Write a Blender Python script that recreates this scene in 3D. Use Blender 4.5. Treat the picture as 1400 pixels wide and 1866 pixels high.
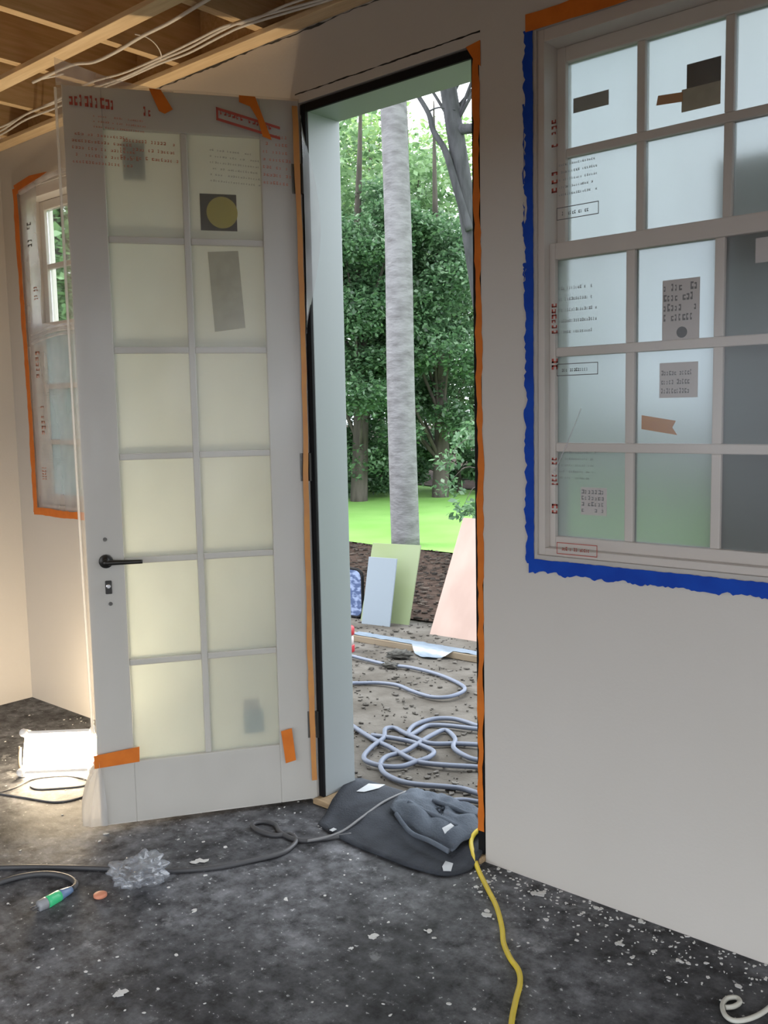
import bpy, math, random
import numpy as np
from mathutils import Vector, Matrix

for o in list(bpy.data.objects):
    bpy.data.objects.remove(o)
scene = bpy.context.scene
COL = scene.collection
PI = math.pi

# ------------------------------------------------------------------ camera
W, H = 1400, 1866
FL, YAW, PITCH, ROLL = 1704.8, -0.7188, -0.1067, -0.0199
CAM = np.array([0.0, -2.3535, 1.4412])
_f = np.array([math.sin(YAW) * math.cos(PITCH), math.cos(YAW) * math.cos(PITCH), math.sin(PITCH)])
_r0 = np.array([math.cos(YAW), -math.sin(YAW), 0.0])
_u0 = np.cross(_r0, _f)
_r = math.cos(ROLL) * _r0 + math.sin(ROLL) * _u0
_u = -math.sin(ROLL) * _r0 + math.cos(ROLL) * _u0
cam_data = bpy.data.cameras.new('camera')
cam = bpy.data.objects.new('camera', cam_data)
COL.objects.link(cam)
cam_data.sensor_fit = 'HORIZONTAL'
cam_data.sensor_width = 36.0
cam_data.lens = FL * 36.0 / W
cam_data.clip_start = 0.05
cam_data.clip_end = 300
cam.matrix_world = Matrix(((_r[0], _u[0], -_f[0], CAM[0]), (_r[1], _u[1], -_f[1], CAM[1]),
                           (_r[2], _u[2], -_f[2], CAM[2]), (0, 0, 0, 1)))
scene.camera = cam


def _ray(px, py):
    return _f + (px - W / 2) / FL * _r - (py - H / 2) / FL * _u


def at_z(px, py, z=0.0):
    d = _ray(px, py)
    return Vector(CAM + d * (z - CAM[2]) / d[2])


def at_y(px, py, y=0.0):
    d = _ray(px, py)
    return Vector(CAM + d * (y - CAM[1]) / d[1])


# ------------------------------------------------------------------ sky and light
world = bpy.data.worlds.new('overcast_sky')
scene.world = world
world.use_nodes = True
nt = world.node_tree
bg = nt.nodes['Background']
tc = nt.nodes.new('ShaderNodeTexCoord')
cn = nt.nodes.new('ShaderNodeTexNoise')
cn.inputs['Scale'].default_value = 2.2
cn.inputs['Detail'].default_value = 5
cr = nt.nodes.new('ShaderNodeValToRGB')
cr.color_ramp.elements[0].color = (0.74, 0.86, 1.0, 1)
cr.color_ramp.elements[1].color = (1.0, 1.0, 1.0, 1)
cr.color_ramp.elements[0].position = .35
cr.color_ramp.elements[1].position = .65
nt.links.new(tc.outputs['Generated'], cn.inputs['Vector'])
nt.links.new(cn.outputs['Fac'], cr.inputs['Fac'])
nt.links.new(cr.outputs['Color'], bg.inputs['Color'])
bg.inputs['Strength'].default_value = 2.6

sd = bpy.data.lights.new('sun', 'SUN')
sd.energy = 1.6
sd.angle = math.radians(25)
sd.color = (1.0, 0.97, 0.92)
sun = bpy.data.objects.new('sun', sd)
COL.objects.link(sun)
sun.rotation_euler = Vector((0.62, 0.25, -1.0)).to_track_quat('-Z', 'Y').to_euler()

scene.view_settings.view_transform = 'Standard'
scene.view_settings.look = 'None'
scene.view_settings.gamma = 1.0
scene.view_settings.use_curve_mapping = False
scene.view_settings.exposure = 0.8


def portal(name, loc, sx, sz, direction):
    l = bpy.data.lights.new(name, 'AREA')
    l.shape = 'RECTANGLE'
    l.size, l.size_y = sx, sz
    l.cycles.is_portal = True
    o = bpy.data.objects.new(name, l)
    COL.objects.link(o)
    o.location = loc
    o.rotation_euler = Vector(direction).to_track_quat('-Z', 'Z').to_euler()
    return o


# ------------------------------------------------------------------ materials
MATS = {}


def mat(name, color, rough=0.6, metal=0.0, color2=None, scale=8.0, detail=4.0, bump=0.0, bscale=60.0,
        lo=0.35, hi=0.65, emit=None, estr=0.0, spec=0.5, stretch=None, coords='Object'):
    m = bpy.data.materials.new(name)
    m.use_nodes = True
    t = m.node_tree
    b = t.nodes['Principled BSDF']
    b.inputs['Base Color'].default_value = (*color, 1)
    b.inputs['Roughness'].default_value = rough
    b.inputs['Metallic'].default_value = metal
    b.inputs['Specular IOR Level'].default_value = spec
    if color2 is not None or bump:
        co = t.nodes.new('ShaderNodeTexCoord')
        src = co.outputs[coords]
        if stretch:
            mp = t.nodes.new('ShaderNodeMapping')
            mp.inputs['Scale'].default_value = stretch
            t.links.new(src, mp.inputs['Vector'])
            src = mp.outputs['Vector']
    if color2 is not None:
        n = t.nodes.new('ShaderNodeTexNoise')
        n.inputs['Scale'].default_value = scale
        n.inputs['Detail'].default_value = detail
        r = t.nodes.new('ShaderNodeValToRGB')
        r.color_ramp.elements[0].position = lo
        r.color_ramp.elements[1].position = hi
        r.color_ramp.elements[0].color = (*color, 1)
        r.color_ramp.elements[1].color = (*color2, 1)
        t.links.new(src, n.inputs['Vector'])
        t.links.new(n.outputs['Fac'], r.inputs['Fac'])
        t.links.new(r.outputs['Color'], b.inputs['Base Color'])
    if bump:
        n2 = t.nodes.new('ShaderNodeTexNoise')
        n2.inputs['Scale'].default_value = bscale
        n2.inputs['Detail'].default_value = 3
        bp = t.nodes.new('ShaderNodeBump')
        bp.inputs['Strength'].default_value = bump
        bp.inputs['Distance'].default_value = 0.01
        t.links.new(src, n2.inputs['Vector'])
        t.links.new(n2.outputs['Fac'], bp.inputs['Height'])
        t.links.new(bp.outputs['Normal'], b.inputs['Normal'])
    if emit:
        b.inputs['Emission Color'].default_value = (*emit, 1)
        b.inputs['Emission Strength'].default_value = estr
    MATS[name] = m
    return m


def film_mat(name, milk, color=(0.85, 0.85, 0.85), gloss=0.06, trans=0.5, grough=0.25, fold=0.25, fscale=5.0):
    """thin plastic sheet: see-through share, milky share (diffuse + translucent), sheen"""
    m = bpy.data.materials.new(name)
    m.use_nodes = True
    t = m.node_tree
    for n in list(t.nodes):
        t.nodes.remove(n)
    out = t.nodes.new('ShaderNodeOutputMaterial')
    tr = t.nodes.new('ShaderNodeBsdfTransparent')
    tr.inputs['Color'].default_value = (.97, .97, .97, 1)
    df = t.nodes.new('ShaderNodeBsdfDiffuse')
    df.inputs['Color'].default_value = (*color, 1)
    tl = t.nodes.new('ShaderNodeBsdfTranslucent')
    tl.inputs['Color'].default_value = (*color, 1)
    gl = t.nodes.new('ShaderNodeBsdfGlossy')
    gl.inputs['Roughness'].default_value = grough
    m1 = t.nodes.new('ShaderNodeMixShader')
    m1.inputs['Fac'].default_value = trans
    t.links.new(df.outputs[0], m1.inputs[1])
    t.links.new(tl.outputs[0], m1.inputs[2])
    m2 = t.nodes.new('ShaderNodeMixShader')
    co = t.nodes.new('ShaderNodeTexCoord')
    mp = t.nodes.new('ShaderNodeMapping')
    mp.inputs['Scale'].default_value = (1.0, 1.0, 0.45)
    mp.inputs['Rotation'].default_value = (0, 0.5, 0)
    nz = t.nodes.new('ShaderNodeTexNoise')
    nz.inputs['Scale'].default_value = fscale
    nz.inputs['Detail'].default_value = 2
    mr = t.nodes.new('ShaderNodeMapRange')
    mr.inputs['From Min'].default_value = 0.3
    mr.inputs['From Max'].default_value = 0.7
    mr.inputs['To Min'].default_value = milk * (1 - fold)
    mr.inputs['To Max'].default_value = milk * (1 + fold)
    t.links.new(co.outputs['Object'], mp.inputs['Vector'])
    t.links.new(mp.outputs[0], nz.inputs['Vector'])
    t.links.new(nz.outputs['Fac'], mr.inputs['Value'])
    t.links.new(mr.outputs[0], m2.inputs['Fac'])
    t.links.new(tr.outputs[0], m2.inputs[1])
    t.links.new(m1.outputs[0], m2.inputs[2])
    m3 = t.nodes.new('ShaderNodeMixShader')
    m3.inputs['Fac'].default_value = gloss
    t.links.new(m2.outputs[0], m3.inputs[1])
    t.links.new(gl.outputs[0], m3.inputs[2])
    t.links.new(m3.outputs[0], out.inputs['Surface'])
    MATS[name] = m
    return m


def frosted_mat(name, rough, color, milk, trans=.5, mcol=(.8, .87, .84)):
    """pane with a protective frosted skin: rough glass + a little milky scatter"""
    m = bpy.data.materials.new(name)
    m.use_nodes = True
    t = m.node_tree
    for n in list(t.nodes):
        t.nodes.remove(n)
    out = t.nodes.new('ShaderNodeOutputMaterial')
    g = t.nodes.new('ShaderNodeBsdfGlass')
    g.inputs['Roughness'].default_value = rough
    g.inputs['IOR'].default_value = 1.3
    g.inputs['Color'].default_value = (*color, 1)
    df = t.nodes.new('ShaderNodeBsdfDiffuse')
    df.inputs['Color'].default_value = (*mcol, 1)
    tl = t.nodes.new('ShaderNodeBsdfTranslucent')
    tl.inputs['Color'].default_value = (*mcol, 1)
    m1 = t.nodes.new('ShaderNodeMixShader')
    m1.inputs['Fac'].default_value = trans
    t.links.new(df.outputs[0], m1.inputs[1])
    t.links.new(tl.outputs[0], m1.inputs[2])
    m2 = t.nodes.new('ShaderNodeMixShader')
    m2.inputs['Fac'].default_value = milk
    t.links.new(g.outputs[0], m2.inputs[1])
    t.links.new(m1.outputs[0], m2.inputs[2])
    t.links.new(m2.outputs[0], out.inputs['Surface'])
    MATS[name] = m
    return m


def leaf_mat(name, c1, c2):
    m = bpy.data.materials.new(name)
    m.use_nodes = True
    t = m.node_tree
    for n in list(t.nodes):
        t.nodes.remove(n)
    out = t.nodes.new('ShaderNodeOutputMaterial')
    geo = t.nodes.new('ShaderNodeNewGeometry')
    r = t.nodes.new('ShaderNodeValToRGB')
    r.color_ramp.elements[0].color = (*c1, 1)
    r.color_ramp.elements[1].color = (*c2, 1)
    t.links.new(geo.outputs['Random Per Island'], r.inputs['Fac'])
    df = t.nodes.new('ShaderNodeBsdfDiffuse')
    tl = t.nodes.new('ShaderNodeBsdfTranslucent')
    gl = t.nodes.new('ShaderNodeBsdfGlossy')
    gl.inputs['Roughness'].default_value = .4
    t.links.new(r.outputs[0], df.inputs['Color'])
    t.links.new(r.outputs[0], tl.inputs['Color'])
    a = t.nodes.new('ShaderNodeMixShader')
    a.inputs['Fac'].default_value = .42
    t.links.new(df.outputs[0], a.inputs[1])
    t.links.new(tl.outputs[0], a.inputs[2])
    b = t.nodes.new('ShaderNodeMixShader')
    b.inputs['Fac'].default_value = .06
    t.links.new(a.outputs[0], b.inputs[1])
    t.links.new(gl.outputs[0], b.inputs[2])
    t.links.new(b.outputs[0], out.inputs['Surface'])
    MATS[name] = m
    return m


mat('drywall', (.56, .525, .48), .75, color2=(.59, .555, .515), scale=1.3, bump=.06, bscale=90, lo=.3, hi=.7)
mat('wood_light', (0.682, 0.484, 0.264), .7, color2=(0.792, 0.594, 0.352), scale=6, stretch=(1, 12, 12), bump=.1)
mat('wood_joist', (.55, .37, .18), .75, color2=(.66, .47, .26), scale=6, stretch=(12, 1, 12))
mat('osb', (.30, .19, .075), .85, color2=(.42, .28, .12), scale=9, detail=6)
mat('white_paint', (.68, .62, .565), .45)
mat('door_paint', (.60, .58, .54), .45)
mat('frame_paint', (0.2924, 0.3162, 0.323), .45)
mat('black_rubber', (.006, .006, .007), .65, spec=.2)
mat('dark_metal', (.05, .048, .045), .4, .8)
mat('sill_wood', (.42, .30, .17), .7, color2=(.30, .21, .12), scale=14, stretch=(1, 10, 10))
mat('orange_tape', (.66, .175, .018), .5, color2=(.58, .145, .014), scale=20, spec=.3)
mat('orange_tape_aged', (.50, .21, .06), .5, color2=(.54, .24, .06), scale=20)
mat('blue_tape', (.003, .045, .36), .6, color2=(.004, .06, .42), scale=14, spec=.2)
mat('red_print', (.42, .075, .055), .6)
mat('pink_print', (.52, .22, .16), .7)
mat('grey_print', (.16, .15, .15), .7)
mat('faint_print', (.34, .35, .35), .7)
mat('black_ink', (.012, .012, .012), .6)
mat('paper', (.60, .56, .54), .8)
mat('buff_paper', (.42, .40, .29), .85, color2=(.36, .34, .25), scale=30)
mat('sticker_black', (.012, .011, .008), .5, spec=.2)
mat('sticker_yellow', (.36, .30, .03), .5)
mat('grey_card', (.25, .26, .24), .8)
mat('peach_card', (.72, .42, .26), .8)
mat('cable_sheath', (.72, .66, .58), .45)
mat('yellow_cord', (.78, .60, .05), .5, color2=(.68, .52, .06), scale=12)
mat('black_cord', (.075, .075, .08), .5)
mat('grey_cord', (.20, .20, .205), .6)
mat('white_cord', (.55, .54, .48), .55)
mat('hose_blue', (0.124, 0.1457, 0.1984), .5)
mat('mat_fabric', (.040, .044, .052), .95, color2=(.065, .072, .085), scale=9, bump=.4, bscale=160, spec=.2)
mat('cloth_grey', (.085, .100, .125), .95, color2=(.125, .145, .175), scale=7, bump=.4, bscale=140, spec=.2)
mat('white_smear', (.50, .52, .54), .7)
mat('plaster', (.66, .66, .65), .9)
mat('lamp_white', (.85, .85, .85), .4)
mat('lamp_lens', (.9, .9, .85), .3, emit=(1.0, .80, .54), estr=38)
mat('lamp_red', (.75, .02, .06), .4)
mat('lamp_dark', (.10, .085, .07), .5)
mat('plug_green', (.05, .38, .18), .35, emit=(.05, .8, .3), estr=.12)
mat('plug_blue', (.16, .25, .42), .35)
mat('plug_grey', (.30, .31, .33), .4)
mat('steel', (.75, .75, .76), .25, 1.0)
mat('orange_cap', (.70, .28, .17), .5)
mat('dirt', (0.0713, 0.06386, 0.05456), .95, color2=(0.124, 0.1147, 0.1023), scale=5, detail=10, bump=.9, bscale=30, spec=.1)
mat('mulch', (0.031, 0.01984, 0.0155), .95, color2=(0.062, 0.04216, 0.03286), scale=14, detail=10, bump=1.0, bscale=30, spec=.1)
mat('lawn', (0.1596, 0.336, 0.0714), .9, color2=(0.2184, 0.4032, 0.1092), scale=.8, detail=8, bump=.5, bscale=60, spec=.15)
mat('bark_pale', (0.0837, 0.07812, 0.08091), .9, color2=(0.1841, 0.1814, 0.1869), scale=6, detail=10, stretch=(1, 1, 2.6), bump=.7, bscale=18, lo=.2, hi=.62)
mat('bark_grey', (0.031, 0.03224, 0.03472), .9, color2=(0.062, 0.062, 0.0682), scale=6, detail=8, stretch=(2, 2, .5), bump=.8, bscale=18)
mat('bark_dark', (.05, .042, .035), .9, color2=(.09, .078, .065), scale=6, detail=8, stretch=(2, 2, .4))
mat('green_board', (0.2108, 0.2604, 0.124), .8, color2=(0.2356, 0.279, 0.1612), scale=2)
mat('white_board', (0.2108, 0.248, 0.2852), .7)
mat('plywood_pink', (.33, .235, .20), .8, color2=(.38, .28, .24), scale=5, stretch=(1, 1, .2))
mat('lumber', (0.2604, 0.2108, 0.1488), .8, color2=(0.2232, 0.1736, 0.1178), scale=6, stretch=(1, 10, 10))
mat('blue_weave', (.05, .08, .18), .7, color2=(.24, .30, .46), scale=16, detail=2, lo=.45, hi=.6, stretch=(1, 1, 2.2))
mat('red_plastic', (0.434, 0.031, 0.0434), .4)
mat('rag', (.05, .05, .045), .95, color2=(.09, .085, .075), scale=8)
mat('charcoal_panel', (.014, .0142, .014), .7, color2=(.02, .021, .021), scale=3, spec=.2)
mat('siding', (.55, .55, .53), .7)
leaf_mat('leaf_mid', (.08, .16, .065), (.27, .43, .20))
leaf_mat('leaf_dark', (.05, .12, .055), (.16, .29, .14))
leaf_mat('leaf_bright', (.17, .31, .09), (.38, .52, .22))
leaf_mat('chip', (.018, .013, .010), (.135, .105, .085))
leaf_mat('grit', (.05, .042, .034), (.21, .195, .175))
film_mat('film_door', .20, (.72, .69, .64), .04, .5)
film_mat('film_window', .16, (.60, .57, .56), .05, .45)
film_mat('film_left', .40, (.80, .78, .80), .06, .5, fold=.5, fscale=7)
film_mat('film_pouch', .55, (.80, .79, .78), .06, .55)
film_mat('film_blue', .92, (.19, .235, .29), .08, .2)
film_mat('film_bag', .27, (.55, .59, .66), .08, .4, grough=.15, fold=.8, fscale=26)
film_mat('lamp_tray', .7, (.95, .95, .95), .08, .6)
frosted_mat('frost_window', .33, (.445, .475, .49), .21, .90, (.70, .76, .71))
frosted_mat('frost_door', .5, (.97, .98, .95), .72, .62)
frosted_mat('clear_pane', .02, (.95, .97, .96), .0)

# dusty black floor covering: black sheet, grey dust drifts, white specks
fm = bpy.data.materials.new('floor_sheet')
fm.use_nodes = True
t = fm.node_tree
b = t.nodes['Principled BSDF']
co = t.nodes.new('ShaderNodeTexCoord')


def _noise(scale, detail, rough=.55):
    n = t.nodes.new('ShaderNodeTexNoise')
    n.inputs['Scale'].default_value = scale
    n.inputs['Detail'].default_value = detail
    n.inputs['Roughness'].default_value = rough
    t.links.new(co.outputs['Object'], n.inputs['Vector'])
    return n.outputs['Fac']


def _ramp(src, lo, hi, a=0.0, bb=1.0):
    r = t.nodes.new('ShaderNodeMapRange')
    r.inputs['From Min'].default_value = lo
    r.inputs['From Max'].default_value = hi
    r.inputs['To Min'].default_value = a
    r.inputs['To Max'].default_value = bb
    t.links.new(src, r.inputs['Value'])
    return r.outputs[0]


def _math(op, x, y):
    n = t.nodes.new('ShaderNodeMath')
    n.operation = op
    for i, v in enumerate((x, y)):
        if isinstance(v, (int, float)):
            n.inputs[i].default_value = v
        else:
            t.links.new(v, n.inputs[i])
    return n.outputs[0]


def _mix(fac, ca, cb):
    n = t.nodes.new('ShaderNodeMix')
    n.data_type = 'RGBA'
    t.links.new(fac, n.inputs['Factor'])
    for k, c in (('A', ca), ('B', cb)):
        s = [i for i in n.inputs if i.name == k and i.type == 'RGBA'][0]
        if isinstance(c, tuple):
            s.default_value = (*c, 1)
        else:
            t.links.new(c, s)
    return [o for o in n.outputs if o.type == 'RGBA'][0]


drift = _ramp(_noise(1.7, 5, .6), .40, .62)
grit = _ramp(_noise(15, 10, .72), .36, .68)
dust = _math('ADD', _math('MULTIPLY', drift, _math('MULTIPLY', grit, .80)), _math('ADD', _math('MULTIPLY', grit, .30), _math('MULTIPLY', drift, .10)))
speck = _ramp(_noise(60, 3, .6), .655, .70)
scuff = _ramp(_noise(9, 6, .7), .60, .68)
c0 = _mix(dust, (.012, .012, .014), (.245, .252, .275))
c1 = _mix(_math('MULTIPLY', scuff, .40), c0, (.40, .41, .43))
c2 = _mix(_math('MULTIPLY', speck, .6), c1, (.66, .67, .68))
t.links.new(c2, b.inputs['Base Color'])
b.inputs['Roughness'].default_value = .7
b.inputs['Specular IOR Level'].default_value = .35
bp = t.nodes.new('ShaderNodeBump')
bp.inputs['Strength'].default_value = .35
bp.inputs['Distance'].default_value = .01
t.links.new(_noise(12, 6), bp.inputs['Height'])
t.links.new(bp.outputs[0], b.inputs['Normal'])
MATS['floor_sheet'] = fm


# ------------------------------------------------------------------ mesh helpers
class MB:
    def __init__(self):
        self.v, self.f = [], []

    def quad(self, a, b_, c, d):
        n = len(self.v)
        self.v += [tuple(a), tuple(b_), tuple(c), tuple(d)]
        self.f.append((n, n + 1, n + 2, n + 3))
        return self

    def box(self, x0, x1, y0, y1, z0, z1):
        n = len(self.v)
        self.v += [(x0, y0, z0), (x1, y0, z0), (x1, y1, z0), (x0, y1, z0),
                   (x0, y0, z1), (x1, y0, z1), (x1, y1, z1), (x0, y1, z1)]
        for q in ((0, 3, 2, 1), (4, 5, 6, 7), (0, 1, 5, 4), (1, 2, 6, 5), (2, 3, 7, 6), (3, 0, 4, 7)):
            self.f.append(tuple(n + i for i in q))
        return self

    def obox(self, origin, ax, ay, az):
        """box spanned by three edge vectors"""
        o, ax, ay, az = (Vector(q) for q in (origin, ax, ay, az))
        n = len(self.v)
        for c in (0, 1):
            for (i, j) in ((0, 0), (1, 0), (1, 1), (0, 1)):
                self.v.append(tuple(o + ax * i + ay * j + az * c))
        for q in ((0, 3, 2, 1), (4, 5, 6, 7), (0, 1, 5, 4), (1, 2, 6, 5), (2, 3, 7, 6), (3, 0, 4, 7)):
            self.f.append(tuple(n + i for i in q))
        return self

    def prism(self, pts, off):
        """polygon pts (3D) extruded by vector off"""
        n = len(self.v)
        k = len(pts)
        off = Vector(off)
        self.v += [tuple(q) for q in pts] + [tuple(Vector(q) + off) for q in pts]
        self.f.append(tuple(range(n + k - 1, n - 1, -1)))
        self.f.append(tuple(range(n + k, n + 2 * k)))
        for i in range(k):
            j = (i + 1) % k
            self.f.append((n + i, n + j, n + k + j, n + k + i))
        return self

    def tube(self, pts, r, seg=8, sub=6, closed=False):
        P = smooth_path([Vector(q) for q in pts], sub) if sub > 1 else [Vector(q) for q in pts]
        k = len(P)
        rr = r if hasattr(r, '__len__') else None
        up = Vector((0, 0, 1))
        base = len(self.v)
        nrm = None
        for i, q in enumerate(P):
            tan = (P[min(i + 1, k - 1)] - P[max(i - 1, 0)])
            tan = tan.normalized() if tan.length > 1e-9 else Vector((1, 0, 0))
            if nrm is None:
                a = up if abs(tan.z) < .9 else Vector((1, 0, 0))
                nrm = (a - tan * a.dot(tan)).normalized()
            else:
                nrm = nrm - tan * nrm.dot(tan)
                nrm = nrm.normalized() if nrm.length > 1e-6 else tan.orthogonal().normalized()
            bi = tan.cross(nrm)
            rad = r if rr is None else rr[0] + (rr[1] - rr[0]) * i / (k - 1)
            for s in range(seg):
                an = 2 * PI * s / seg
                self.v.append(tuple(q + nrm * (math.cos(an) * rad) + bi * (math.sin(an) * rad)))
        for i in range(k - 1):
            for s in range(seg):
                s2 = (s + 1) % seg
                a = base + i * seg
                self.f.append((a + s, a + s2, a + seg + s2, a + seg + s))
        self.f.append(tuple(base + s for s in range(seg - 1, -1, -1)))
        self.f.append(tuple(base + (k - 1) * seg + s for s in range(seg)))
        return self

    def lathe(self, prof, c=(0, 0, 0), seg=20, axis='z'):
        base = len(self.v)
        for (r, h) in prof:
            for s in range(seg):
                an = 2 * PI * s / seg
                p = (r * math.cos(an), r * math.sin(an), h)
                if axis == 'y':
                    p = (p[0], p[2], p[1])
                self.v.append((c[0] + p[0], c[1] + p[1], c[2] + p[2]))
        for i in range(len(prof) - 1):
            for s in range(seg):
                s2 = (s + 1) % seg
                a = base + i * seg
                self.f.append((a + s, a + s2, a + seg + s2, a + seg + s))
        self.f.append(tuple(base + s for s in range(seg - 1, -1, -1)))
        self.f.append(tuple(base + (len(prof) - 1) * seg + s for s in range(seg)))
        return self

    def grid(self, fn, nu, nv):
        base = len(self.v)
        for j in range(nv + 1):
            for i in range(nu + 1):
                self.v.append(tuple(fn(i / nu, j / nv)))
        for j in range(nv):
            for i in range(nu):
                a = base + j * (nu + 1) + i
                self.f.append((a, a + 1, a + nu + 2, a + nu + 1))
        return self

    def build(self, name, material, parent=None, smooth=False, bevel=0.0, solid=0.0):
        me = bpy.data.meshes.new(name)
        me.from_pydata(self.v, [], self.f)
        me.validate()
        if smooth:
            me.polygons.foreach_set('use_smooth', [True] * len(me.polygons))
        me.materials.append(MATS[material])
        o = bpy.data.objects.new(name, me)
        COL.objects.link(o)
        if parent is not None:
            o.parent = parent
        if solid:
            s = o.modifiers.new('thickness', 'SOLIDIFY')
            s.thickness = solid
            s.offset = 0
        if bevel:
            bv = o.modifiers.new('bevel', 'BEVEL')
            bv.width = bevel
            bv.segments = 2
            bv.limit_method = 'ANGLE'
        return o


def smooth_path(P, sub):
    out = []
    n = len(P)
    for i in range(n - 1):
        p0, p1, p2, p3 = P[max(i - 1, 0)], P[i], P[i + 1], P[min(i + 2, n - 1)]
        for s in range(sub):
            q = s / sub
            out.append(.5 * ((2 * p1) + (p2 - p0) * q + (2 * p0 - 5 * p1 + 4 * p2 - p3) * q * q
                             + (3 * p1 - p0 - 3 * p2 + p3) * q ** 3))
    out.append(P[-1])
    return out


def empty(name, loc=(0, 0, 0), rz=0.0):
    o = bpy.data.objects.new(name, None)
    COL.objects.link(o)
    o.location = loc
    o.rotation_euler = (0, 0, rz)
    o.empty_display_size = .05
    return o


def tag(o, label, cat, group=None, kind=None):
    o['label'] = label
    o['category'] = cat
    if group:
        o['group'] = group
    if kind:
        o['kind'] = kind
    return o


def struct(o, label=None, cat=None):
    o['kind'] = 'structure'
    if label:
        o['label'] = label
        o['category'] = cat
    return o


def ragged(mb, a, b_, across, w, off, rng, n=40, jag0=.0, jag1=.0, thick=.0012, wob=.0):
    """tape strip from a to b, width w along 'across'; jag0/jag1 = torn raggedness of each long edge; off = outward unit"""
    a, b_, across, off = (Vector(q) for q in (a, b_, across, off))
    base = len(mb.v)
    e0 = e1 = 0.0
    for i in range(n + 1):
        q = i / n
        e0 = .5 * e0 + rng.uniform(-1, 1) * jag0
        e1 = .5 * e1 + rng.uniform(-1, 1) * jag1
        c = a.lerp(b_, q) + across * (math.sin(q * 7 + a.x) * wob)
        lo, hi = c + across * e0, c + across * (w + e1)
        lift = off * thick
        mb.v += [tuple(lo), tuple(hi), tuple(hi + lift), tuple(lo + lift)]
    for i in range(n):
        k = base + i * 4
        for s in range(4):
            s2 = (s + 1) % 4
            mb.f.append((k + s, k + 4 + s, k + 4 + s2, k + s2))
    mb.f.append((base, base + 1, base + 2, base + 3))
    k = base + n * 4
    mb.f.append((k + 3, k + 2, k + 1, k))
    return mb


def strokes(mb, o, ax, az, w, h, rows, rng, fill=.55, dens=26, slant=0.0, off=(0, 0, 0)):
    """rows of illegible print: small upright and level strokes on a flat sheet"""
    o, ax, az = Vector(o), Vector(ax), Vector(az)
    rh = h / rows
    for r in range(rows):
        x = 0.0
        cw = w / dens
        end = w * rng.uniform(.8, 1.0)
        while x < end:
            if rng.random() < .86:
                sw = cw * rng.uniform(.35, .8)
                z0 = r * rh + rh * (1 - fill) / 2
                sh = rh * fill * rng.uniform(.6, 1.0)
                p = o + ax * x + az * (z0 + slant * x)
                mb.quad(p, p + ax * sw, p + ax * sw + az * (sh * .35), p + az * (sh * .35))
                p2 = p + ax * (sw * rng.choice((0, .6)))
                mb.quad(p2, p2 + ax * (sw * .4), p2 + ax * (sw * .4) + az * sh, p2 + az * sh)
                p3 = p + az * (sh * .75)
                mb.quad(p3, p3 + ax * sw, p3 + ax * sw + az * (sh * .25), p3 + az * (sh * .25))
            x += cw
    return mb


def holes_wall(name, axis, c0, c1, lo, hi, z0, z1, holes, material):
    """wall slab with rectangular openings; runs along axis ('x' or 'y'), thickness c0..c1 on the other axis"""
    us = sorted({lo, hi} | {q for h in holes for q in h[:2]})
    zs = sorted({z0, z1} | {q for h in holes for q in h[2:]})

    def solid(i, j):
        if i < 0 or j < 0 or i >= len(us) - 1 or j >= len(zs) - 1:
            return False
        u, z = (us[i] + us[i + 1]) / 2, (zs[j] + zs[j + 1]) / 2
        return not any(h[0] < u < h[1] and h[2] < z < h[3] for h in holes)

    def P(u, c, z):
        return (u, c, z) if axis == 'x' else (c, u, z)
    mb = MB()
    for i in range(len(us) - 1):
        for j in range(len(zs) - 1):
            if not solid(i, j):
                continue
            a, b_, c, d = us[i], us[i + 1], zs[j], zs[j + 1]
            mb.quad(P(a, c0, c), P(b_, c0, c), P(b_, c0, d), P(a, c0, d))
            mb.quad(P(a, c1, c), P(a, c1, d), P(b_, c1, d), P(b_, c1, c))
            if not solid(i - 1, j):
                mb.quad(P(a, c0, c), P(a, c0, d), P(a, c1, d), P(a, c1, c))
            if not solid(i + 1, j):
                mb.quad(P(b_, c0, c), P(b_, c1, c), P(b_, c1, d), P(b_, c0, d))
            if not solid(i, j - 1):
                mb.quad(P(a, c0, c), P(a, c1, c), P(b_, c1, c), P(b_, c0, c))
            if not solid(i, j + 1):
                mb.quad(P(a, c0, d), P(b_, c0, d), P(b_, c1, d), P(a, c1, d))
    o = mb.build(name, material)
    return o


# ------------------------------------------------------------------ room shell
XL, XR, YB, CE = -4.52, 2.2, -4.4, 2.74
DX0, DX1, DZ = -2.415, -1.655, 2.505          # door opening
LW = (-4.335, -3.25, .99, 2.53)               # left window opening
RW = (-1.462, -.43, 1.012, 2.49)              # right window opening
G = -.15                                      # ground level outside

o = struct(holes_wall('wall_front', 'x', 0.0, .15, XL - .15, XR + .15, G, CE + .02,
                      [(DX0, DX1, 0.0, DZ), LW, RW], 'drywall'))
wall_front = o
struct(holes_wall('wall_left', 'y', XL - .15, XL, YB, 0.0, G, CE + .02, [], 'drywall'))
BW = [(-3.4, -.9, .05, 2.06), (-.6, 1.9, .05, 2.06)]
struct(holes_wall('wall_back', 'x', YB - .15, YB, XL - .15, XR + .15, G, CE + .02, BW, 'drywall'))
RWIN = [(-4.0, -.7, .05, 2.06)]
struct(holes_wall('wall_right', 'y', XR, XR + .15, YB, 0.0, G, CE + .02, RWIN, 'drywall'))
for i, h in enumerate(BW):
    portal('daylight_portal_back', ((h[0] + h[1]) / 2, YB - .16, (h[2] + h[3]) / 2), h[1] - h[0], h[3] - h[2], (0, 1, 0))
for i, h in enumerate(RWIN):
    portal('daylight_portal_side', (XR + .16, (h[0] + h[1]) / 2, (h[2] + h[3]) / 2), h[1] - h[0], h[3] - h[2], (-1, 0, 0))

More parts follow.
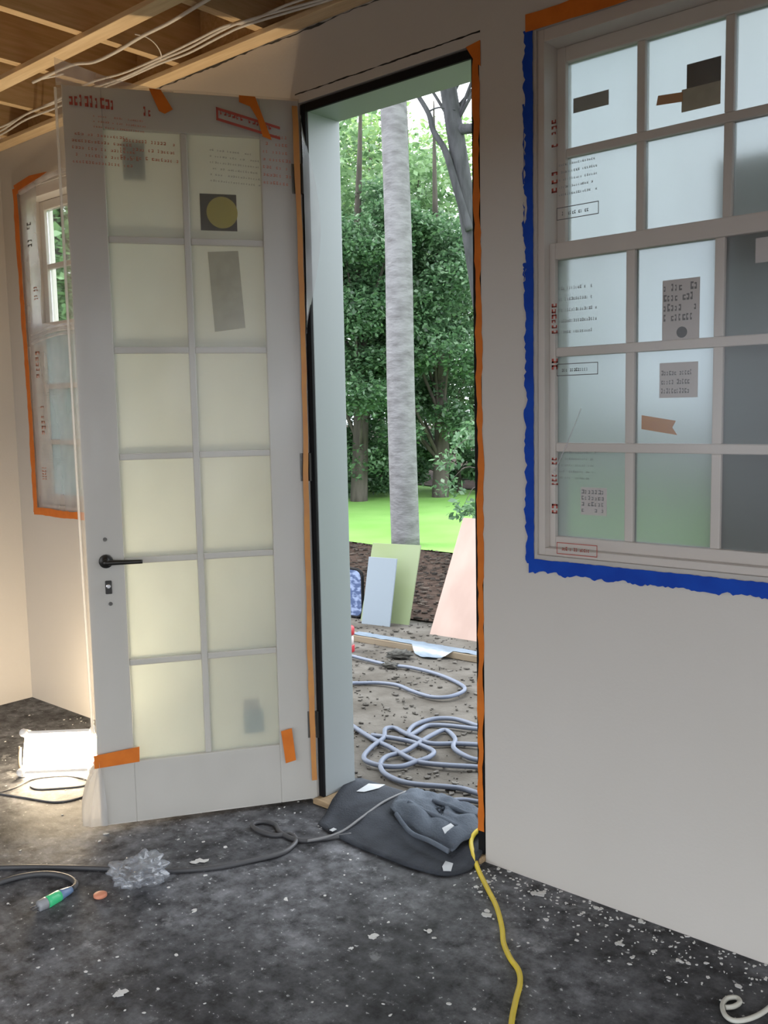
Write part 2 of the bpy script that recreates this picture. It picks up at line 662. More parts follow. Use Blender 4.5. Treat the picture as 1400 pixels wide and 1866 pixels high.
o = MB().box(XL - .15, XR + .15, YB - .15, 0.0, G, 0.0).build('floor', 'floor_sheet')
floor = struct(o)
MB_sill = MB()

# hairline crack in the filler over the door head
mb = MB()
rng = random.Random(5)
ragged(mb, (-2.43, -.0004, 2.534), (-1.65, -.0004, 2.536), (0, 0, 1), .0035, (0, -1, 0), rng, 60, .0012, .0012, .0006)
mb.build('crack', 'black_ink', wall_front)
# rough torn top edge of the board
mb = MB()
ragged(mb, (-3.2, -.0004, 2.735), (-1.95, -.0004, 2.735), (0, 0, 1), .004, (0, -1, 0), rng, 70, .004, .003, .0006)
mb.build('crack', 'rag', wall_front)

# ceiling: sheathing with joists and strapping
ceiling = struct(MB().box(XL - .15, XR + .15, YB - .15, .15, CE + .25, CE + .28).build('ceiling', 'osb'))
jx = [-4.32, -3.87, -3.42, -3.0, -2.53]
x = -2.53
while x < XR - .3:
    x += .45
    jx.append(x)
for x in jx:
    MB().box(x - .019, x + .019, YB, .039, CE + .0205, CE + .2499).build('joist', 'wood_joist', ceiling)
MB().box(XL - .15, XR + .15, .04, .15, CE + .021, CE + .2499).build('rim_joist', 'wood_joist', ceiling)
MB().box(XL - .15, XR + .15, YB - .15, YB - .01, CE + .021, CE + .2499).build('rim_joist', 'wood_joist', ceiling)
MB().box(XL - .15, XL - .01, YB, .0, CE + .021, CE + .2499).build('rim_joist', 'wood_joist', ceiling)
MB().box(XR + .01, XR + .15, YB, .0, CE + .021, CE + .2499).build('rim_joist', 'wood_joist', ceiling)
y = -.033
while y > YB + .1:
    MB().box(XL + .01, XR - .01, y - .034, y + .032, CE + .001, CE + .02).build('furring_strip', 'wood_light', ceiling, bevel=.002)
    y -= .406

# ------------------------------------------------------------------ exterior ground
ng = random.Random(3)


def ground(name, material, x0, x1, ynear, yfar, z, wav, nx=60, ny=12, rough=.0, near2=None):
    def fn(u, v):
        X = x0 + (x1 - x0) * u
        a = ynear + (wav * math.sin(X * 1.3) + wav * .6 * math.sin(X * 2.9 + 1) if wav else 0)
        if near2 is not None:
            k = max(0.0, min(1.0, (X + 3.3) / 1.0))
            a += (near2 - a) * k * k * (3 - 2 * k)
        Y = a + (yfar - a) * v
        return (X, Y, z + (rough * math.sin(X * 5 + Y * 3) * math.sin(Y * 7 - X * 2) if rough else 0))
    return struct(MB().grid(fn, nx, ny).build(name, material, smooth=True))


ground('soil_ground', 'dirt', -40, 20, .15, 3.6, G, 0, 200, 20, .006)
ground('mulch_bed', 'mulch', -40, 20, 3.0, 6.6, G + .012, .08, 200, 12, .008)
ground('lawn', 'lawn', -60, 30, 5.85, 15.0, G + .03, .06, 400, 10, .0, 2.7)
ground('woodland_ground', 'mulch', -90, 60, 12.8, 80.0, G + .05, .25, 120, 6, .0)
ground('rear_ground', 'mulch', -40, 40, -60.0, YB - .15, G, 0, 8, 8)
ground('side_ground', 'mulch', XR + .15, 40, YB - .15, .15, G, 0, 8, 8)

# ------------------------------------------------------------------ door frame
trim = struct(empty('trim_1', (DX0, 0, 0)), 'pale grey door frame around the opening to the garden', 'door frame')


def tb(name, m, x0, x1, y0, y1, z0, z1, bevel=.002):
    o = MB().box(x0, x1, y0, y1, z0, z1).build(name, m, trim, bevel=bevel)
    o.matrix_parent_inverse = Matrix.Translation((-DX0, 0, 0))
    return o


tb('jamb', 'frame_paint', DX0 + .001, DX0 + .032, .012, .17, .022, DZ - .001)
tb('jamb', 'frame_paint', DX1 - .032, DX1 - .001, .012, .17, .022, DZ - .001)
tb('head_jamb', 'frame_paint', DX0 + .032, DX1 - .032, .012, .17, DZ - .032, DZ - .001)
tb('weatherstrip', 'black_rubber', DX0 + .006, DX0 + .030, .001, .0118, .022, DZ - .006)
tb('weatherstrip', 'black_rubber', DX0 + .030, DX1 - .004, .001, .0118, DZ - .034, DZ - .006)
tb('weatherstrip', 'black_rubber', DX1 - .030, DX1 - .006, .001, .0118, .022, DZ - .034)
tb('sill', 'sill_wood', DX0 + .002, DX1 - .002, -.03, .20, .0, .021, .004)

# ------------------------------------------------------------------ door leaf (local x along the leaf, y towards the room side seen, z up)
HP = Vector((-2.412, -.004, 0))
DD = Vector((-2.814, -.616, 0)) - HP
DA = math.atan2(DD.y, DD.x)
LWD, LZ0, LZ1, TH = .775, .014, 2.512, .044
door = struct(empty('door_1', HP, DA), 'white twelve-pane glazed door standing open into the room', 'door')
cu = (.135, .393, .652)                 # left bead, middle bar, right bead in u
rz = [.235, .588, .947, 1.305, 1.665, 2.030, 2.383]
MB().box(.0, cu[0], -TH, 0, LZ0, LZ1).build('stile', 'door_paint', door, bevel=.003)
MB().box(cu[2], LWD, -TH, 0, LZ0, LZ1).build('stile', 'door_paint', door, bevel=.003)
MB().box(cu[0], cu[2], -TH, 0, LZ0, rz[0]).build('bottom_rail', 'door_paint', door, bevel=.003)
MB().box(cu[0], cu[2], -TH, 0, rz[6], LZ1).build('top_rail', 'door_paint', door, bevel=.003)
MB().box(cu[1] - .011, cu[1] + .011, -TH + .006, -.006, rz[0], rz[6]).build('muntin', 'door_paint', door, bevel=.004)
for z in rz[1:6]:
    for (a, c) in ((cu[0], cu[1] - .011), (cu[1] + .011, cu[2])):
        MB().box(a, c, -TH + .006, -.006, z - .011, z + .011).build('muntin', 'door_paint', door, bevel=.004)
panes = {}
for r in range(6):
    for c in range(2):
        a, e = (cu[0], cu[1] - .011) if c == 0 else (cu[1] + .011, cu[2])
        z0 = rz[r] + (.011 if r > 0 else 0)
        z1 = rz[r + 1] - (.011 if r < 5 else 0)
        pn = MB().box(a + .0005, e - .0005, -.026, -.018, z0 + .0005, z1 - .0005).build('pane', 'frost_door', door)
        panes[(r, c)] = pn
# stickers left on the panes
p = panes[(5, 0)]
MB().box(.222, .346, -.0178, -.0168, 2.070, 2.192).build('sticker', 'sticker_black', p)['label'] = 'square black sticker with a yellow disc'
MB().lathe([(.053, 0), (.053, .0008)], (.272, -.0168, 2.131), 28, 'y').build('sticker_disc', 'sticker_yellow', p)
p = panes[(4, 0)]
mb = MB()
mb.prism([(.206, -.0176, 1.742), (.312, -.0176, 1.728), (.326, -.0176, 1.998), (.222, -.0176, 2.004)], (0, .0009, 0))
mb.build('sticker', 'buff_paper', p)['label'] = 'long buff paper slip'
p = panes[(5, 1)]
MB().box(.522, .594, -.0278, -.0268, 2.225, 2.350).build('sticker', 'grey_card', p)['label'] = 'small grey slip seen through the frosted pane'
p = panes[(0, 0)]
MB().box(.188, .262, -.0278, -.0268, .282, .372).build('sticker', 'grey_card', p)['label'] = 'grey square slip'
MB().box(.205, .262, -.0278, -.0268, .372, .412).build('sticker', 'peach_card', p)['label'] = 'peach slip above the grey one'
# lever, lock and screws
hd = MB().lathe([(.024, 0), (.024, .006), (.020, .008), (.010, .009), (.010, .042), (.012, .044), (.012, .052)], (.712, .0, .952), 20, 'y')
hd.tube([(.712, .046, .952), (.68, .047, .952), (.64, .047, .951), (.592, .046, .950)], (.0095, .007), 10, 4)
hd.build('lever_handle', 'dark_metal', door, smooth=True)
lk = MB().box(.697, .719, 0, .006, .838, .885).build('lock_plate', 'dark_metal', door, bevel=.003)
MB().lathe([(.008, .006), (.008, .012), (.006, .013)], (.708, 0, .866), 16, 'y').build('lock_cylinder', 'steel', lk)
for (u, z) in ((.712, 1.027), (.704, .803)):
    MB().lathe([(.007, 0), (.006, .004)], (u, 0, z), 12, 'y').build('screw', 'dark_metal', door)
for z in (.30, 1.25, 2.25):
    hg = MB().lathe([(.008, -.05), (.008, .05)], (-.006, .006, z), 12).box(.0, .03, .0002, .003, z - .05, z + .05)
    hg.build('hinge', 'dark_metal', door)

# ------------------------------------------------------------------ plastic film over the door
dfilm = tag(empty('protective_film', HP, DA), 'milky plastic film with red print wrapped over the open glazed door', 'plastic film')
rng = random.Random(11)


def film_pt(u, v):
    """u runs round the leaf: 0 hinge edge front -> .5 free edge -> 1 hinge edge back; v is height"""
    z = .022 + v * (LZ1 + .004 - .022)
    # the film is pinched by tape at z=.26 and flares into a pouch below
    if z < .255:
        q = (.255 - z) / .235
        ex = .004 + .062 * math.sin(min(q, 1) * PI * .55) ** .8
    else:
        ex = .006 + .012 * min((z - .255) / 1.2, 1)
    ue = LWD + ex
    wob = .0022 * math.sin(z * 9 + u * 23) + .0018 * math.sin(z * 4 - u * 40)
    if u < .46:
        k = u / .46
        return (-.002 + (ue - .02) * k, .008 + wob + .003 * math.sin(k * PI), z)
    if u > .54:
        k = (1 - u) / .46
        return (.030 + (ue - .05) * k, -TH - .010 - wob, z)
    k = (u - .46) / .08
    an = PI / 2 - k * PI
    return (ue - .02 + .02 * math.cos(an), -TH / 2 + (TH / 2 + .009) * math.sin(an), z)


MB().grid(film_pt, 100, 70).build('film_sheet', 'film_door', dfilm, smooth=True)


def pouch(u, v):
    z = .020 + v * .232
    q = 1 - v
    ex = .008 + .060 * math.sin(min(q * 1.05, 1) * PI * .55) ** .8
    an = PI * .62 - u * PI * 1.1
    ripple = .003 * math.sin(u * 30 + v * 5)
    return (LWD - .006 + (ex + ripple) * max(math.cos(an), -.25), -TH / 2 + (TH / 2 + .013 + ripple) * math.sin(an), z)


MB().grid(pouch, 26, 16).build('film_pouch', 'film_pouch', dfilm, smooth=True)
mb = MB()
mb.tube([(LWD + .010, .004, .26), (LWD + .013, .006, .6), (LWD + .017, .004, 1.2), (LWD + .018, .004, 2.50)], .0045, 6, 4)
mb.build('film_fold', 'film_pouch', dfilm, smooth=True)


def flap(u, v):
    uu = .42 + u * .372
    h = .085 * max(0, (u - .05)) ** 1.4 * v
    return (uu, -.02 + .02 * v + .006 * math.sin(u * 9), LZ1 + .002 + h)


MB().grid(flap, 24, 5).build('film_flap', 'film_left', dfilm, smooth=True)


def dpr(name, m, u0, u1, z0, z1, rows, fill, dens, slant, seed, y=.0132):
    mb = MB()
    strokes(mb, (u1, y, z0), (-1, 0, 0), (0, 0, 1), u1 - u0, z1 - z0, rows, random.Random(seed), fill, dens, slant)
    o = mb.build(name, m, dfilm)
    o['kind'] = 'stuff'
    return o


dpr('printed_lettering', 'red_print', .575, .752, 2.443, 2.487, 1, .85, 11, -.06, 1)['label'] = 'broad red heading'
dpr('printed_lettering', 'red_print', .490, .535, 2.425, 2.460, 1, .9, 3, -.05, 2)['label'] = 'short dark red word'
dpr('printed_lettering', 'pink_print', .49, .68, 2.375, 2.425, 3, .35, 26, -.05, 3)
dpr('printed_lettering', 'pink_print', .53, .75, 2.26, 2.37, 5, .4, 22, -.04, 4)
dpr('printed_lettering', 'pink_print', .40, .60, 2.28, 2.36, 3, .4, 20, -.04, 5)
dpr('printed_lettering', 'faint_print', .14, .31, 2.22, 2.34, 6, .3, 20, -.06, 6)
dpr('printed_lettering', 'pink_print', .03, .13, 2.22, 2.40, 7, .4, 9, -.06, 7)
# outlined red box with print
mb = MB()
for (a, c) in (((.283, 2.470), (.068, 2.418)), ((.283, 2.436), (.068, 2.384))):
    mb.prism([(a[0], .0133, a[1]), (c[0], .0133, c[1]), (c[0], .0133, c[1] - .009), (a[0], .0133, a[1] - .009)], (0, .0003, 0))
mb.prism([(.283, .0133, 2.470), (.276, .0133, 2.468), (.276, .0133, 2.434), (.283, .0133, 2.428)], (0, .0003, 0))
strokes(mb, (.27, .0134, 2.444), (-1, 0, 0), (0, 0, 1), .19, .024, 1, random.Random(9), .8, 14, -.24)
mb.build('printed_box', 'red_print', dfilm)['kind'] = 'stuff'


def dtape(pts, m='orange_tape', y=.0142):
    return MB().prism([(u, y, z) for (u, z) in pts], (0, .0012, 0)).build('tape', m, dfilm)


dtape([(.500, 2.514), (.462, 2.512), (.425, 2.452), (.452, 2.436), (.470, 2.444)])
dtape([(.205, 2.512), (.150, 2.511), (.098, 2.372), (.128, 2.382), (.145, 2.440), (.168, 2.478), (.205, 2.490)])
dtape([(.786, .230), (.786, .276), (.632, .292), (.634, .238)])
dtape([(.132, .290), (.092, .298), (.080, .176), (.118, .168)])
mb = MB()
ragged(mb, (.003, .0135, .09), (.003, .0135, 2.49), (1, 0, 0), .019, (0, 1, 0), rng, 40, .0015, .002, .0012, .004)
mb.build('tape', 'orange_tape_aged', dfilm)['label'] = 'long orange tape strip down the hinge edge'
# loose plastic from the film bulging into the top of the opening
lf = MB()
lf.grid(lambda u, v: (-.004 - .058 * math.sin(v * PI) ** 1.3 * u, .022 + .018 * math.sin(v * PI) - .012 * u,
                      1.72 + v * .74), 6, 24)
lf.build('film_flap', 'film_left', dfilm, smooth=True)

# ------------------------------------------------------------------ tape round the right side of the opening
rng = random.Random(21)
tp = empty('masking_tape', (DX1, 0, 0))
tag(tp, 'orange tape strip running down the right edge of the door opening', 'tape')
mb = MB()
ragged(mb, (DX1 - .024, -.001, .10), (DX1 - .018, -.001, 2.50), (1, 0, 0), .021, (0, -1, 0), rng, 90, .0035, .0035, .0012, .003)
o = mb.build('tape_strip', 'orange_tape', tp)
o.matrix_parent_inverse = Matrix.Translation((-DX1, 0, 0))
mb = MB().prism([(DX1 - .045, -.001, 2.505), (DX1 + .006, -.001, 2.512), (DX1 + .006, -.001, 2.44), (DX1 - .012, -.001, 2.455)], (0, -.0024, 0))
o = mb.build('tape_tab', 'orange_tape', tp)
o.matrix_parent_inverse = Matrix.Translation((-DX1, 0, 0))
mb = MB()
ragged(mb, (DX1 - .021, .002, .10), (DX1 - .021, .002, 2.47), (0, 1, 0), .030, (-1, 0, 0), rng, 40, .001, .003, .001)
o = mb.build('tape_strip', 'orange_tape', tp)
o.matrix_parent_inverse = Matrix.Translation((-DX1, 0, 0))


# ------------------------------------------------------------------ windows
def sash(root, x0, x1, z0, z1, ncol, nrow, y0, y1, st, rail_b, rail_t, bar, frost, name='sash'):
    fr = MB()
    fr.box(x0, x0 + st, y0, y1, z0, z1)
    fr.box(x1 - st, x1, y0, y1, z0, z1)
    fr.box(x0 + st, x1 - st, y0, y1, z0, z0 + rail_b)
    fr.box(x0 + st, x1 - st, y0, y1, z1 - rail_t, z1)
    s = fr.build(name, 'white_paint', root, bevel=.003)
    gx0, gx1, gz0, gz1 = x0 + st, x1 - st, z0 + rail_b, z1 - rail_t
    pw = (gx1 - gx0 - bar * (ncol - 1)) / ncol
    ph = (gz1 - gz0 - bar * (nrow - 1)) / nrow
    out = {}
    for r in range(1, nrow):
        zb = gz0 + r * ph + (r - 1) * bar
        MB().box(gx0, gx1, y0 + .004, y1 - .004, zb, zb + bar).build('muntin', 'white_paint', s, bevel=.003)
    for c in range(1, ncol):
        xb = gx0 + c * pw + (c - 1) * bar
        for r in range(nrow):
            za = gz0 + r * (ph + bar)
            MB().box(xb, xb + bar, y0 + .004, y1 - .004, za, za + ph).build('muntin', 'white_paint', s, bevel=.003)
    ym = (y0 + y1) / 2
    for c in range(ncol):
        for r in range(nrow):
            xa, za = gx0 + c * (pw + bar), gz0 + r * (ph + bar)
            m = frost(c, r) if callable(frost) else frost
            out[(c, r)] = MB().box(xa + .0004, xa + pw - .0004, ym - .003, ym + .003, za + .0004, za + ph - .0004).build('pane', m, s)
    return s, out


def window_frame(root, x0, x1, z0, z1, y0, y1, w):
    mb = MB()
    mb.box(x0 + .0005, x0 + w, y0, y1, z0 + .0005, z1 - .0005)
    mb.box(x1 - w, x1 - .0005, y0, y1, z0 + .0005, z1 - .0005)
    mb.box(x0 + w, x1 - w, y0, y1, z0 + .0005, z0 + w)
    mb.box(x0 + w, x1 - w, y0, y1, z1 - w * 1.6, z1 - .0005)
    return mb.build('window_frame', 'white_paint', root, bevel=.002)


w2 = struct(empty('window_2'), 'large white double-hung window with small panes under clear film', 'window')
window_frame(w2, *RW, .008, .15, .022)
s_lo, pl = sash(w2, -1.440, -.452, 1.034, 1.910, 4, 3, .034, .072, .019, .033, .047, .026, 'frost_window')
s_up, pu = sash(w2, -1.440, -.452, 1.872, 2.454, 4, 2, .076, .114, .028, .045, .042, .024, 'frost_window')

# slips and stickers stuck to the panes (kept behind the film)
st1 = MB().box(-1.102, -1.000, .030, .0308, 1.612, 1.772).build('sticker', 'paper', s_lo)
st1['label'] = 'white paper label with bold dark lettering and a black dot'
# note: slips hang on the inner face of the sash panes
for ob in (st1,):
    ob.location.y = .018


def slip(name, m, x0, x1, z0, z1, y, parent, label=None):
    o = MB().box(x0, x1, y - .0008, y, z0, z1).build(name, m, parent)
    if label:
        o['label'] = label
    return o


YP = .0495                       # inner face of the lower panes
mb = strokes(MB(), (-1.098, YP - .0022, 1.662), (1, 0, 0), (0, 0, 1), .094, .104, 4, random.Random(31), .8, 9, 0)
mb.build('printed_lettering', 'grey_print', s_lo)['kind'] = 'stuff'
MB().lathe([(.0145, 0), (.0145, -.0006)], (-1.047, YP - .0016, 1.634), 22, 'y').build('printed_dot', 'black_ink', s_lo)
slip('sticker', 'paper', -1.108, -1.002, 1.463, 1.556, YP, s_lo, 'pale paper label with grey lettering')
mb = strokes(MB(), (-1.102, YP - .0022, 1.470), (1, 0, 0), (0, 0, 1), .094, .072, 3, random.Random(32), .6, 13, 0)
mb.build('printed_lettering', 'grey_print', s_lo)['kind'] = 'stuff'
mb = MB().prism([(-1.158, YP - .001, 1.418), (-1.060, YP - .001, 1.402), (-1.070, YP - .001, 1.384), (-1.056, YP - .001, 1.364), (-1.158, YP - .001, 1.380)], (0, -.001, 0))
mb.build('tape', 'orange_tape_aged', s_lo)['label'] = 'strip of orange-brown tape on a lower pane'
st3 = slip('sticker', 'paper', -1.345, -1.262, 1.134, 1.214, YP, s_lo, 'small square label printed in grey')
mb = strokes(MB(), (-1.341, YP - .0022, 1.140), (1, 0, 0), (0, 0, 1), .074, .07, 4, random.Random(33), .7, 7, 0)
mb.build('printed_lettering', 'faint_print', s_lo)['kind'] = 'stuff'
slip('sticker', 'paper', -.86, -.79, 1.79, 1.85, YP, s_lo, 'white label at the top of the third pane')
YU = .0915
slip('sticker', 'black_ink', -1.062, -.972, 2.262, 2.322, YU, s_up, 'dark square label on an upper pane')
slip('sticker', 'buff_paper', -1.075, -.972, 2.205, 2.262, YU, s_up, 'brown slip under the dark square')
mb = MB().prism([(-1.140, YU - .001, 2.262), (-1.072, YU - .001, 2.256), (-1.072, YU - .001, 2.232), (-1.145, YU - .001, 2.238)], (0, -.001, 0))
mb.build('tape', 'orange_tape_aged', s_up)
slip('sticker', 'grey_card', -1.395, -1.285, 2.272, 2.312, YU, s_up, 'grey tape strip on the first upper pane')

# film and tapes over the right window
wf = tag(empty('protective_film', (RW[0], 0, RW[2])), 'clear plastic film taped with blue tape over the large right window', 'plastic film')
INV = Matrix.Translation((-RW[0], 0, -RW[2]))


def wpart(mb, name, m, **k):
    o = mb.build(name, m, wf, **k)
    o.matrix_parent_inverse = INV
    return o


rng = random.Random(41)


def wfilm(u, v):
    X = RW[0] - .012 + u * (RW[1] - RW[0] + .024)
    Z = RW[2] - .012 + v * (RW[3] - RW[2] + .024)
    e = min(u, 1 - u, v, 1 - v)
    return (X, -.002 + .004 * min(e * 12, 1) * math.sin(X * 9 + Z * 6) * .5, Z)


wpart(MB().grid(wfilm, 50, 60), 'film_sheet', 'film_window', smooth=True)
mb = MB()
ragged(mb, (-1.470, -.0034, .985), (-1.470, -.0034, 2.495), (-1, 0, 0), .026, (0, -1, 0), rng, 150, .0008, .0055, .0014)
wpart(mb, 'tape', 'blue_tape')
mb = MB()
ragged(mb, (-1.487, -.0048, 1.000), (-.40, -.0048, 1.000), (0, 0, -1), .040, (0, -1, 0), rng, 150, .0008, .0045, .0014)
wpart(mb, 'tape', 'blue_tape')
mb = MB()
ragged(mb, (-.422, -.0034, .985), (-.422, -.0034, 2.52), (1, 0, 0), .03, (0, -1, 0), rng, 80, .0008, .004, .0014)
wpart(mb, 'tape', 'blue_tape')
mb = MB()
ragged(mb, (-1.492, -.0050, 2.490), (-.40, -.0050, 2.478), (0, 0, 1), .046, (0, -1, 0), rng, 40, .001, .002, .0014)
wpart(mb, 'tape', 'orange_tape')
# dark blue brush marks where the paint bled past the tape
for z0, z1, dx in ((2.08, 2.30, .012), (1.93, 2.03, .010), (1.80, 1.86, .006)):
    mb = ragged(MB(), (-1.500, -.0012, z0), (-1.500, -.0012, z1), (-1, 0, 0), .004, (0, -1, 0), rng, 14, .003, .004, .0006)
    wpart(mb, 'tape_scrap', 'blue_tape')


def wpr(name, m, o_, ax, az, w, h, rows, fill, dens, seed):
    o = wpart(strokes(MB(), o_, ax, az, w, h, rows, random.Random(seed), fill, dens), name, m)
    o['kind'] = 'stuff'
    return o


YF = -.0056
for k, (zt, zb) in enumerate(((2.235, 2.12), (2.095, 2.03), (1.735, 1.63), (1.60, 1.545), (1.30, 1.215), (1.185, 1.13))):
    wpr('printed_lettering', 'red_print', (-1.410, YF, zt), (0, 0, -1), (1, 0, 0), zt - zb, .024, 1, .85, 7 if k % 2 == 0 else 3, 50 + k)
for k, (z0, m) in enumerate(((1.962, 'grey_print'), (1.532, 'grey_print'), (1.022, 'red_print'))):
    mb = MB()
    for dz in (0, .032):
        mb.box(-1.392, -1.262, YF, YF + .0003, z0 + dz, z0 + dz + .0022)
    for dx in (0, .128):
        mb.box(-1.392 + dx, -1.390 + dx, YF, YF + .0003, z0, z0 + .034)
    strokes(mb, (-1.375, YF, z0 + .006), (1, 0, 0), (0, 0, 1), .09, .022, 1, random.Random(60 + k), .5, 14)
    wpart(mb, 'printed_box', m)['kind'] = 'stuff'
for k, (z0, h) in enumerate(((2.02, .10), (1.64, .15), (1.235, .09))):
    wpr('printed_lettering', 'faint_print', (-1.385, YF, z0), (1, 0, 0), (0, 0, 1), .12, h, 5, .3, 18, 70 + k)
# long crease catching light
wpart(MB().tube([(-1.405, -.0035, 1.255), (-1.36, -.0035, 1.34), (-1.315, -.0035, 1.44)], .0016, 5, 3), 'film_crease', 'film_left')

# left window
w1 = struct(empty('window_1'), 'narrow-looking white window beyond the open door edge', 'window')
window_frame(w1, *LW, .008, .15, .03)
s1l, _p = sash(w1, LW[0] + .03, LW[1] - .03, LW[2] + .03, 1.90, 3, 3, .034, .072, .04, .05, .047, .024, 'frost_window')
s1u, _p = sash(w1, LW[0] + .03, LW[1] - .03, 1.86, LW[3] - .05, 3, 2, .076, .114, .04, .045, .042, .024, 'clear_pane')

lf = tag(empty('protective_film', (LW[0], 0, LW[2])), 'loose plastic film with orange tape on the small left window', 'plastic film')
INV = Matrix.Translation((-LW[0], 0, -LW[2]))


def lpart(mb, name, m, **k):
    o = mb.build(name, m, lf, **k)
    o.matrix_parent_inverse = INV
    return o


def lfilm(u, v):
    X = LW[0] - .01 + u * (LW[1] - LW[0] + .02)
    Z = LW[2] - .01 + v * (.93)
    # hangs loose: upper edge sags and folds over at mid height
    Z -= .05 * math.sin(u * PI) * v ** 3
    e = min(u * 8, 1)
    return (X, -.002 - .012 * e * (0.6 + .4 * math.sin(X * 21 + Z * 8)) * (.3 + .7 * v), Z)


lpart(MB().grid(lfilm, 40, 40), 'film_sheet', 'film_left', smooth=True)


def lfilm2(u, v):
    X = LW[0] - .01 + u * .17
    Z = LW[2] + .80 + v * .75
    return (X, -.004 - .01 * u * (1 + .5 * math.sin(Z * 17)), Z)


lpart(MB().grid(lfilm2, 10, 30), 'film_sheet', 'film_left', smooth=True)
for k in range(3):
    z = 1.86 - k * .02
    lpart(MB().tube([(LW[0] + .06, -.018, z - .02), (LW[0] + .35, -.024, z + .01), (LW[0] + .7, -.02, z - .015), (LW[1] - .05, -.014, z)], .006, 6, 5), 'film_roll', 'film_left', smooth=True)
mb = MB()
mb.tube([(LW[0] + .02, -.012, 2.515), (LW[0] + .35, -.02, 2.545), (LW[0] + .7, -.012, 2.52), (LW[1], -.01, 2.53)], .012, 8, 6)
lpart(mb, 'film_roll', 'film_left', smooth=True)
mb = MB()
ragged(mb, (LW[0] + .016, -.0155, LW[2] - .01), (LW[0] - .004, -.0155, LW[3] + .01), (-1, 0, 0), .036, (0, -1, 0), rng, 60, .003, .004, .0012, .003)
lpart(mb, 'tape', 'orange_tape')
mb = MB()
ragged(mb, (LW[0] - .02, -.0168, LW[2] - .022), (LW[1] + .02, -.0168, LW[2] - .022), (0, 0, 1), .034, (0, -1, 0), rng, 40, .002, .003, .0012)
lpart(mb, 'tape', 'orange_tape')
mb = MB().prism([(LW[0] - .03, -.016, 2.555), (LW[0] - .01, -.016, 2.51), (LW[0] + .28, -.016, 2.565), (LW[0] + .12, -.016, 2.575)], (0, -.0014, 0))
lpart(mb, 'tape', 'orange_tape')
for k, (xx, zz, h, m) in enumerate(((LW[0] + .09, 2.24, .12, 'grey_print'), (LW[0] + .12, 1.98, .08, 'pink_print'), (LW[0] + .10, 1.60, .16, 'pink_print'), (LW[0] + .12, 1.36, .14, 'pink_print'), (LW[0] + .10, 1.14, .08, 'pink_print'))):
    lpart(strokes(MB(), (xx, -.030, zz + h), (0, 0, -1), (1, 0, 0), h, .05, 1, random.Random(80 + k), .8, 6), 'printed_lettering', m)['kind'] = 'stuff'
for k, zz in enumerate((1.52, 1.22)):
    lpart(strokes(MB(), (LW[0] + .16, -.030, zz), (1, 0, 0), (0, 0, 1), .2, .05, 4, random.Random(90 + k), .25, 16), 'printed_lettering', 'faint_print')['kind'] = 'stuff'

# ------------------------------------------------------------------ ceiling cables
def cable(pix, label, n=1, seed=0, z=CE + .010, r=.0045, group='electrical cables under the joists'):
    o = MB().tube([at_z(x, y, z) for x, y in pix], r, 8, 6).build('electrical_cable', 'cable_sheath', smooth=True)
    tag(o, label, 'cable', group)
    return o


A = [(-60, 268), (0, 246), (47, 218), (103, 196), (160, 170), (223, 146), (291, 116), (343, 97), (407, 64), (454, 44), (600, 0), (660, -22)]
cable(A, 'outermost white cable of the bundle along the wall top')
cable([(x, y - 7 - 3 * math.sin(x * .02)) for x, y in A], 'middle white cable of the bundle along the wall top', z=CE + .014)
cable([(x + 3, y - 15 + 4 * math.sin(x * .03)) for x, y in A[:9]] + [(452, 40), (520, 10), (590, -14)], 'white cable of the bundle lying farthest from the wall', z=CE + .018)
cable([(60, 150), (129, 119), (171, 113), (214, 93), (257, 67), (309, 41), (364, 8), (420, -25)], 'pinkish white cable crossing diagonally above the wide strapping', z=CE + .013, r=.006)
cable([(246, 62), (268, 68), (285, 82), (294, 100), (291, 112)], 'short thin cable looping between the joists', z=CE + .016, r=.0025)
cable([(70, 145), (88, 141), (103, 138), (116, 134)], 'cable end poking out beside the top of the door', z=CE + .012, r=.004)

# ------------------------------------------------------------------ work light on the floor
lb = at_z(108, 1412, 0)
lamp = tag(empty('work_light', (lb.x, lb.y, 0), math.radians(45)), 'glaring white portable work light standing on the dark floor behind the door', 'lamp')
# local: x to the right as seen, y away from the viewer, z up; the head leans back


def rrect(w, h, r, n=5):
    pts = []
    for (cx, cy, a0) in ((w / 2 - r, h / 2 - r, 0), (-w / 2 + r, h / 2 - r, 90), (-w / 2 + r, -h / 2 + r, 180), (w / 2 - r, -h / 2 + r, 270)):
        for k in range(n + 1):
            a = math.radians(a0 + 90 * k / n)
            pts.append((cx + r * math.cos(a), cy + r * math.sin(a)))
    return pts


def lm(mb, name, m, parent=lamp, tilted=True, **k):
    o = mb.build(name, m, parent, **k)
    if tilted:
        o.location = (0, 0, .10)
        o.rotation_euler = (math.radians(-24), 0, 0)
    return o


